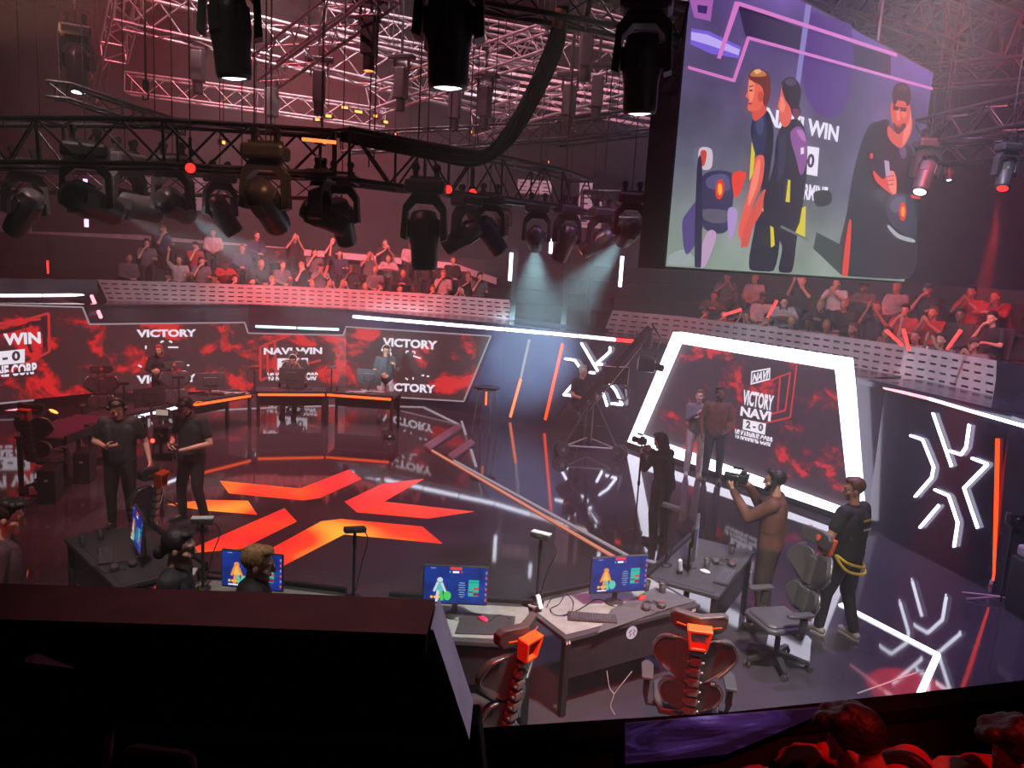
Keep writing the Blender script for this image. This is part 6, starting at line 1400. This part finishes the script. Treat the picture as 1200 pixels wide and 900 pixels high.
# gimbal rig beside the second crew man
gp = fpt(190, 598); g_ = thing('gimbal_rig', 'black camera rig with a small pale screen and red light left of the belted man', 'camera rig', gp)
g0 = V(gp); Gd = lambda x, y: D(x, y, g0.y) - g0
mb = MB(); mb.cyl((0, 0, 0.02), (0, 0, Gd(190, 500).z), .022); mb.build('pole', M['black'], g_)
for a in range(3): mb = MB(); mb.cyl((0, 0, .22), (.26 * math.cos(a * 2.1 + .4), .26 * math.sin(a * 2.1 + .4), .014), .013); mb.build('leg', M['darkgrey'], g_)
mb = MB(); c_ = Gd(191, 483); mb.rbox(c_, (.20, .05, .10), .01); mm = mb.build('field_monitor', M['black'], g_); mb = MB(); mb.box(c_ + V((0, -.028, 0)), (.17, .004, .08)); mb.build('display', light_mat('pale_tan', (.5, .36, .3), .8), mm)
mb = MB(); c_ = Gd(192, 508); mb.rbox(c_, (.22, .22, .24), .03); mb.cyl(c_ + V((0, -.1, 0)), c_ + V((0, -.22, 0)), .06); mb.rbox(Gd(192, 535), (.30, .10, .12), .02); mb.tube([Gd(178, 540), Gd(180, 520), Gd(204, 518), Gd(206, 540)], .015); mb.build('rig_camera', M['blackg'], g_)
mb = MB(); mb.ell(Gd(188, 512) + V((0, -.24, 0)), (.03, .015, .03)); mb.build('tally_light', light_mat('tally', (1, .03, .02), 8), g_)
# tall round stand, floor lamp and bits by the back wall
sp_ = fpt(568, 508); s_t = thing('tall_table', 'tall thin legged round table below the slanted screen end', 'table', sp_)
mb = MB(); mb.lathe((0, 0, 0), [(.02, 1.02), (.3, 1.04), (.3, 1.07), (.02, 1.07)], 20); mb.build('table_top', M['blackg'], s_t)
for a in range(4): mb = MB(); mb.cyl((.2 * math.cos(a * PI / 2 + .4), .2 * math.sin(a * PI / 2 + .4), 1.03), (.3 * math.cos(a * PI / 2 + .4), .3 * math.sin(a * PI / 2 + .4), .0), .018); mb.build('leg', M['chrome'], s_t)
mb = MB(); mb.box((0, -.22, .85), (.04, .02, .3)); mb.build('amber_light', M['amber_l'], s_t)
for x, y, aim, l, wt in ((534, 474, (1.0, -.55, 1.05), 'small lamp on the floor at the right screen shining amber upward', 250), (62, 500, (.55, .2, 1.0), 'small lamp on the floor behind the left chair shining amber upward', 250)):
    p = G(x, y, 0.0); p.z = .16; t = thing('floor_lamp', l, 'stage lamp', p); a = V(aim).normalized(); R = a.to_track_quat('-Z', 'Y').to_matrix()
    mb = MB(); mb.lathe((0, 0, .12), [(.06, .16), (.12, .1), (.12, -.04), (.1, -.04)], 14, R); b_ = mb.build('can', M['black'], t); mb = MB(); mb.ell(V((0, 0, .12)) + a * .05, (.09, .09, .015), R); mb.build('lens', M['lens_a'], b_)
    mb = MB(); mb.rbox((0, 0, -.13), (.25, .2, .06), .01); mb.box((-.13, 0, -.02), (.012, .05, .26)); mb.box((.13, 0, -.02), (.012, .05, .26)); mb.build('bracket', M['black'], t)
    spot('floor_lamp_beam', p + V((0, 0, .12)) + a * .12, p + a * 4, (1.0, .42, .22), wt * 10, 3.5, .2, .05)
# litter and small stand by the right wall
p = at_px(1160, 690, 0); t = thing('water_bottle', 'clear water bottle with red label on the floor at the red wall strip', 'bottle', (p.x - .05, p.y - .1, 0))
mb = MB(); mb.lathe((0, 0, 0), [(.03, 0), (.033, .02), (.033, .14), (.014, .19), (.014, .21)], 14); mb.build('bottle_body', mat('clear_plastic', (.5, .55, .62), .1), t); mb = MB(); mb.lathe((0, 0, .06), [(.034, 0), (.034, .05)], 14); mb.build('bottle_label', M['redp'], t); mb = MB(); mb.cyl((0, 0, .205), (0, 0, .225), .016); mb.build('cap', M['redp'], t)
p = G(1172, 706, 0); t = thing('light_stand', 'black stand with three thin pink legs at the far right edge', 'stand', (p.x, p.y, 0))
for a in (2.6, 3.1, 5.6): mb = MB(); mb.cyl((0, 0, .08), (.42 * math.cos(a), .42 * math.sin(a), .015), .011); mb.build('leg', mat('pink_grey', (.6, .35, .4), .4), t)
mb = MB(); mb.cyl((0, 0, .02), (0, 0, 1.05), .016); mb.build('pole', M['black'], t)
mb = MB(); mb.rbox((0, 0, 1.1), (.16, .12, .16), .02); mb.cyl((0, -.05, 1.1), (0, -.13, 1.1), .05); mb.rbox((.06, 0, .95), (.12, .08, .08), .02); mb.build('lamp_unit', M['blackg'], t)
p = G(1196, 720, 0); t = thing('equipment_case', 'dark equipment cluster cut by the right picture edge', 'equipment', (p.x + .05, p.y, 0))
mb = MB(); mb.rbox((0, 0, .35), (.3, .4, .7), .03); mb.build('case', M['black'], t); mb = MB(); mb.rbox((0, 0, .78), (.26, .3, .14), .03); mb.build('grey_cover', M['perf'], t)
# dark computer units under the far left desks
for i, (x, y, l) in enumerate(((100, 562, 'black computer tower on the floor left of the man with the phone'), (60, 585, 'black computer tower at the far left under the chair'), (455, 513, 'small pale cable box under the far right desk'))):
    p = G(x, y, 0); t = thing('computer_tower', l, 'computer', (p.x, p.y, 0), .3); hh = .5 if i < 2 else .12
    mb = MB(); mb.rbox((0, 0, hh / 2), (.24, .45, hh), .012); mb.build('case', M['black'], t); mb = MB(); mb.rbox((0, -.228, hh * .7), (.05, .006, .03), .002); mb.build('front_mark', M['white'], t)

# ================================================================ the crowd in the stands
random.seed(11)
SITC = dict(SIT)
poses = [
 ('hands in the lap', dict(SITC, wrR=(.06, .28, .62), wrL=(-.06, .28, .62), hdR=(-.6, .5, 0), hdL=(.6, .5, 0))),
 ('clapping hands', dict(SITC, elR=(.27, .14, .78), elL=(-.27, .14, .78), wrR=(.05, .30, .98), wrL=(-.05, .30, .98), hdR=(-.2, .4, .9), hdL=(.2, .4, .9), pnR=(-1, 0, 0), pnL=(1, 0, 0), curlR=.1, curlL=.1)),
 ('holding up a phone', dict(SITC, elR=(.26, .18, .86), wrR=(.08, .36, 1.16), hdR=(-.2, .2, 1), elL=(-.24, .18, .84), wrL=(-.06, .34, 1.12), hdL=(.2, .2, 1), nod=-.1)),
 ('leaning forward on the rail', dict(SITC, chest=(0, .16, .84), neck=(0, .24, .98), head=(0, .30, 1.12), shR=(.18, .20, .95), shL=(-.18, .20, .95), elR=(.28, .38, .80), elL=(-.28, .38, .80), wrR=(.05, .46, .84), wrL=(-.05, .46, .84), hdR=(-1, .2, 0), hdL=(1, .2, 0))),
 ('one arm raised', dict(SITC, elR=(.30, .06, 1.14), wrR=(.26, .10, 1.40), hdR=(0, .1, 1), pnR=(0, 1, 0), curlR=.2)),
 ('hand at the chin', dict(SITC, elR=(.22, .22, .76), wrR=(.08, .20, 1.02), hdR=(-.6, 0, .6), curlR=.8, yaw=.2, nod=.15)),
]
shirts = [('red', (.35, .03, .03)), ('grey', (.14, .13, .14)), ('black', (.03, .03, .034)), ('white', (.42, .38, .38)), ('dark blue', (.03, .035, .08)), ('black', (.02, .02, .024))]
hairs = [('black', 'short'), ('brown', 'short'), ('brown', 'long'), ('black', 'cap'), ('fair', 'short'), ('black', 'long')]
CHAIRC = []
def crowd_seat(loc, rz, label):
    if not CHAIRC:
        t = thing('stand_seat', label, 'seat', loc, rz, 'dark seats in the stands')
        mb = MB(); mb.rbox((0, -.22, .74), (.46, .07, .56), .03, Rx(.12)); mb.build('backrest', M['seat'], t); mb = MB(); mb.rbox((0, .0, .42), (.46, .44, .09), .03); mb.build('seat', M['seat'], t); mb = MB(); mb.box((0, -.05, .19), (.08, .3, .38)); mb.build('pedestal', M['black'], t)
        CHAIRC.append(t); return t
    return copy_tree(CHAIRC[0], loc, rz, label)
PROTO = []
def spectator(loc, rz, label, pi, si, hi, sk, group):
    key = (pi, hi)
    src = None
    for k_, o in PROTO:
        if k_ == key: src = o
    if src is None:
        hc, st = hairs[hi]
        t, H = person(label, loc, rz, poses[pi][1], skin=sk, hair=hc, style=st, shirt=(shirts[si][0].replace(' ', '_') + 'tee', shirts[si][1]), sleeve='long' if pi % 3 == 0 else 'short', fine=False, group=group, lower=True)
        PROTO.append((key, t)); return t
    t = copy_tree(src, loc, rz, label); t['group'] = group
    m = cloth(shirts[si][0].replace(' ', '_') + 'tee', shirts[si][1])
    for c in COL.objects[-12:]:
        if c.parent == t and c.name.split('.')[0] in ('shirt', 'jacket'):
            c.material_slots[0].link = 'OBJECT'; c.material_slots[0].material = m
    return t
CW = {'n': 0}
used = set()
def ordn(i): return ['first', 'second', 'third', 'fourth', 'fifth', 'sixth', 'seventh', 'eighth', 'ninth', 'tenth', 'eleventh', 'twelfth', 'thirteenth', 'fourteenth', 'fifteenth', 'sixteenth', 'seventeenth', 'eighteenth', 'nineteenth', 'twentieth'][i]
def row(path, off, z, xs, yref, side, rowname, seats=True):
    p = offset_path(path, off)
    def along(px):
        for a, b in zip(p, p[1:]):
            A = V((a.x, a.y, 0)); B_ = V((b.x, b.y, 0)); r = ray(px, yref); det = r.x * (-(B_ - A).y) + r.y * (B_ - A).x
            if abs(det) < 1e-9: continue
            u = (r.x * (A.y) - r.y * (A.x)) / (r.y * (B_ - A).x - r.x * (B_ - A).y)
            if 0 <= u <= 1: return A + (B_ - A) * u
        return None
    i = 0
    for px in xs:
        q = along(px)
        if q is None: continue
        q.z = z; rz = face_to(q, (0.5, 9)) + random.uniform(-.25, .25)
        pi, si, hi = random.choice([0, 0, 1, 1, 2, 3, 3, 4, 5, 5]), random.randrange(len(shirts)), random.randrange(len(hairs))
        lab = '%s spectator from the left in the %s row of the %s stand, %s shirt' % (ordn(i), rowname, side, shirts[si][0])
        spectator(q, rz, lab, pi, si, hi, random.choice(['pale', 'tan', 'tan', 'dark', 'pale']), 'spectators in the %s stand' % side)
        if seats: crowd_seat(q, face_to(q, (0.5, 9)), '%s dark seat from the left in the %s row of the %s stand' % (ordn(i), rowname, side))
        i += 1
row(BL, .75, 1.80, [196, 222, 250, 275, 292, 318, 340, 362, 386, 402, 425, 447, 465, 486, 507, 541], 330, 'left', 'front')
row(BL, 1.62, 2.22, [150, 210, 236, 262, 305, 330, 352, 376, 412, 440, 474, 520, 548, 562], 320, 'left', 'second')
row(BL, 2.47, 2.64, [172, 228, 284, 322, 368, 398, 432, 456, 500, 530], 310, 'left', 'third')
row(BL, 3.32, 3.06, [190, 250, 300, 345, 390, 450, 480], 300, 'left', 'back')
row(BR, .75, 1.80, [828, 850, 876, 902, 930, 952, 972, 1005, 1045, 1080, 1112, 1150], 360, 'right', 'front')
row(BR, 1.62, 2.22, [838, 862, 894, 920, 968, 992, 1030, 1064, 1098, 1130, 1170], 352, 'right', 'second')
row(BR, 2.47, 2.64, [850, 884, 940, 980, 1020, 1052, 1088, 1140, 1180], 345, 'right', 'third')
# glow sticks held in the crowd
for x, y, d, a, l in ((858, 366, 13.9, 1.2, 'red glow stick leaning left in the right stand'), (905, 362, 13.6, .4, 'red glow stick held upright in the right stand'), (1048, 396, 11.6, -.9, 'left red glow stick of the pair above the balustrade'), (1062, 398, 11.5, -.4, 'right red glow stick of the pair above the balustrade'), (1118, 398, 11.4, .5, 'red lit curved stick near the right end of the stand'), (56, 313, 20, 0, 'single red glow stick at the far left'), (382, 318, 22, .3, 'red glow stick in the middle of the left stand')):
    mb = MB(); R = Ry(a); p = D(x, y, d); mb.cyl(p - R @ V((0, 0, .17)), p + R @ V((0, 0, .17)), .022, .028); o = mb.build('glow_stick', light_mat('glow_red', (1, .04, .03), 2.2)); tag(o, l, 'glow stick')
# ================================================================ the near stand: rail, ledge and the people by it
M['rail'] = mat('rail_top_dark', (.16, .045, .04), .8, spec=.2); M['railface'] = mat('rail_face_black', (.010, .007, .008), .8); M['rail_end_lit'] = mat('rail_end_stage_lit', (.55, .5, .62), .55)
ZR = 3.36
fA = [G(x, y, ZR) for x, y in ((-420, 664), (-150, 676), (0, 683.5), (250, 692), (510, 702.5))]
rl = thing('near_rail', 'thick dark rail crossing the lower left foreground', 'rail', fA[2]); r0_ = V(rl.location)
mb = MB()
for a, b in zip(fA, fA[1:]): mb.poly3([a - r0_, b - r0_, b + V((0, -.115, 0)) - r0_, a + V((0, -.115, 0)) - r0_], (0, 0, -.04))
mb.build('rail_top', M['rail'], rl)
e1 = fA[-1]; pl = (V((fA[-2].x, fA[-2].y, 0)), V((e1.x, e1.y, 0)))
lo = W(549, 822, *pl)
mb = MB(); dn = V((0, -.10, 0))
body = [fA[0] - V((0, 0, .035)), e1 - V((0, 0, .035)), lo, V((fA[0].x, fA[0].y, lo.z - .5)) ]
pts = [fA[0] - V((0, 0, .035))] + [q - V((0, 0, .035)) for q in fA[1:]] + [lo, V((fA[0].x, fA[0].y, lo.z))]
mb.poly3([V((q.x, q.y, q.z)) - r0_ for q in pts], dn); mb.build('rail_panel', M['railface'], rl)
mb = MB(); off_ = V((.004, 0, 0)); mb.poly3([e1 - r0_ + off_, lo - r0_ + off_, lo + dn - r0_ + off_, e1 + dn - r0_ + off_], (.004, 0, 0)); mb.build('end_cap', M['rail_end_lit'], rl)  # pale violet colour stands for stage light falling on the end
# lower ledge running to the right
LZ = 2.2
gl = [G(x, y, LZ) for x, y in ((-300, 836), (300, 846), (545, 855), (560, 853), (700, 844), (850, 835), (960, 823.5), (1080, 811), (1200, 797), (1400, 770))]
ll = thing('near_ledge', 'dark sloping ledge of the near stand along the bottom edge', 'ledge', gl[4]); l0_ = V(ll.location)
mb = MB()
for a, b in zip(gl, gl[1:]): mb.poly3([a - l0_, b - l0_, b + V((0, -.09, -.01)) - l0_, a + V((0, -.09, -.01)) - l0_], (0, 0, -.05))
mb.build('ledge_top', mat('ledge_dark', (.008, .002, .003), .8, spec=.15), ll)
mb = MB()
for a, b in zip(gl, gl[1:]): mb.poly3([a - l0_ + V((0, -.05, -.05)), b - l0_ + V((0, -.05, -.05)), V((b.x, b.y - .05, 1.2)) - l0_, V((a.x, a.y - .05, 1.2)) - l0_], (0, -.03, 0))
mb.build('ledge_front', M['railface'], ll)
lp_ = (V((gl[4].x, gl[4].y, 0)), V((gl[6].x, gl[6].y, 0)))
q4 = [W(x, y, lp_[0], lp_[1], .12) for x, y in ((733, 849), (962, 830), (950, 842), (852, 884), (733, 896))]
mb = MB(); mb.poly3(q4, (0, .012, 0)); o = mb.build('ledge_screen', M['purple']); tag(o, 'violet clouded screen strip lying in the dark ledge at the bottom', 'LED screen')
mb = MB(); c_ = D(556, 842, 2.0); mb.rbox(c_ + V((0, 0, -.12)), (.07, .12, .26), .01, Ry(-.15)); o = mb.build('dark_block', M['railface']); tag(o, 'small black block at the corner between rail end and ledge', 'block')
strip_path('trim_40', 0, 2.6, 1.75, .1, [V((-6, .55, 0)), V((6, .55, 0))][::-1], M['riser'])
# near seats, almost lost in the dark
for i, (x, y, d, a, l) in enumerate(((78, 830, 1.0, .1, 'dark seat back looming in the lower left corner'), (185, 900, 1.05, -.1, 'low dark seat back beside it at the bottom edge'))):
    p = D(x, y, d); t = thing('stand_seat', l, 'seat', p, a); mb = MB(); mb.rbox((0, 0, -.02), (.13, .05, .22) if i == 0 else (.12, .05, .1), .02, Rx(.1) @ Ry(.15 if i == 0 else 0)); mb.build('backrest', mat('near_seat_cloth', (.16, .02, .05), .9), t)
    mb = MB(); mb.box((0, 0, -.6), (.04, .04, 1.0)); mb.build('pedestal', M['black'], t)
# leaning spectators at the bottom right
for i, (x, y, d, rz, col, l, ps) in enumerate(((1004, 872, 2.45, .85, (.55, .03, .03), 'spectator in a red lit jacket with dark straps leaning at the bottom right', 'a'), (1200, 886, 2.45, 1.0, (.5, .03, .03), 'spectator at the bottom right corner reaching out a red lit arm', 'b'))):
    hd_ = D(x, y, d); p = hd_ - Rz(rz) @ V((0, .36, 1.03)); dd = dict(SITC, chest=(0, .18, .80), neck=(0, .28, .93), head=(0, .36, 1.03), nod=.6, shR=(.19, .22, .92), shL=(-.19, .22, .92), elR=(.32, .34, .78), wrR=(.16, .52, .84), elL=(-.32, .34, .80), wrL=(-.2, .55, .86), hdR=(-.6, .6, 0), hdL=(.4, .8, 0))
    t, H = person(l, (p.x, p.y, p.z), rz, dd, skin='tan', hair='black', style='mop', shirt=('redlit_coat', col), sleeve='long', build=1.1, h=1.75)  # red light painted into the coat colour
    if i == 0:
        for s_ in (-1, 1):
            mb = MB(); mb.tube(smooth([V((s_ * .09, .02, .62)), V((s_ * .12, .06, .86)), V((s_ * .11, .20, 1.0)), V((s_ * .10, .34, .92))]), .022, 8); mb.build('backpack_strap', M['black'], t)
        mb = MB(); mb.rbox((0, -.08, .78), (.28, .16, .34), .05, Rx(-.3)); mb.build('backpack', M['black'], t)
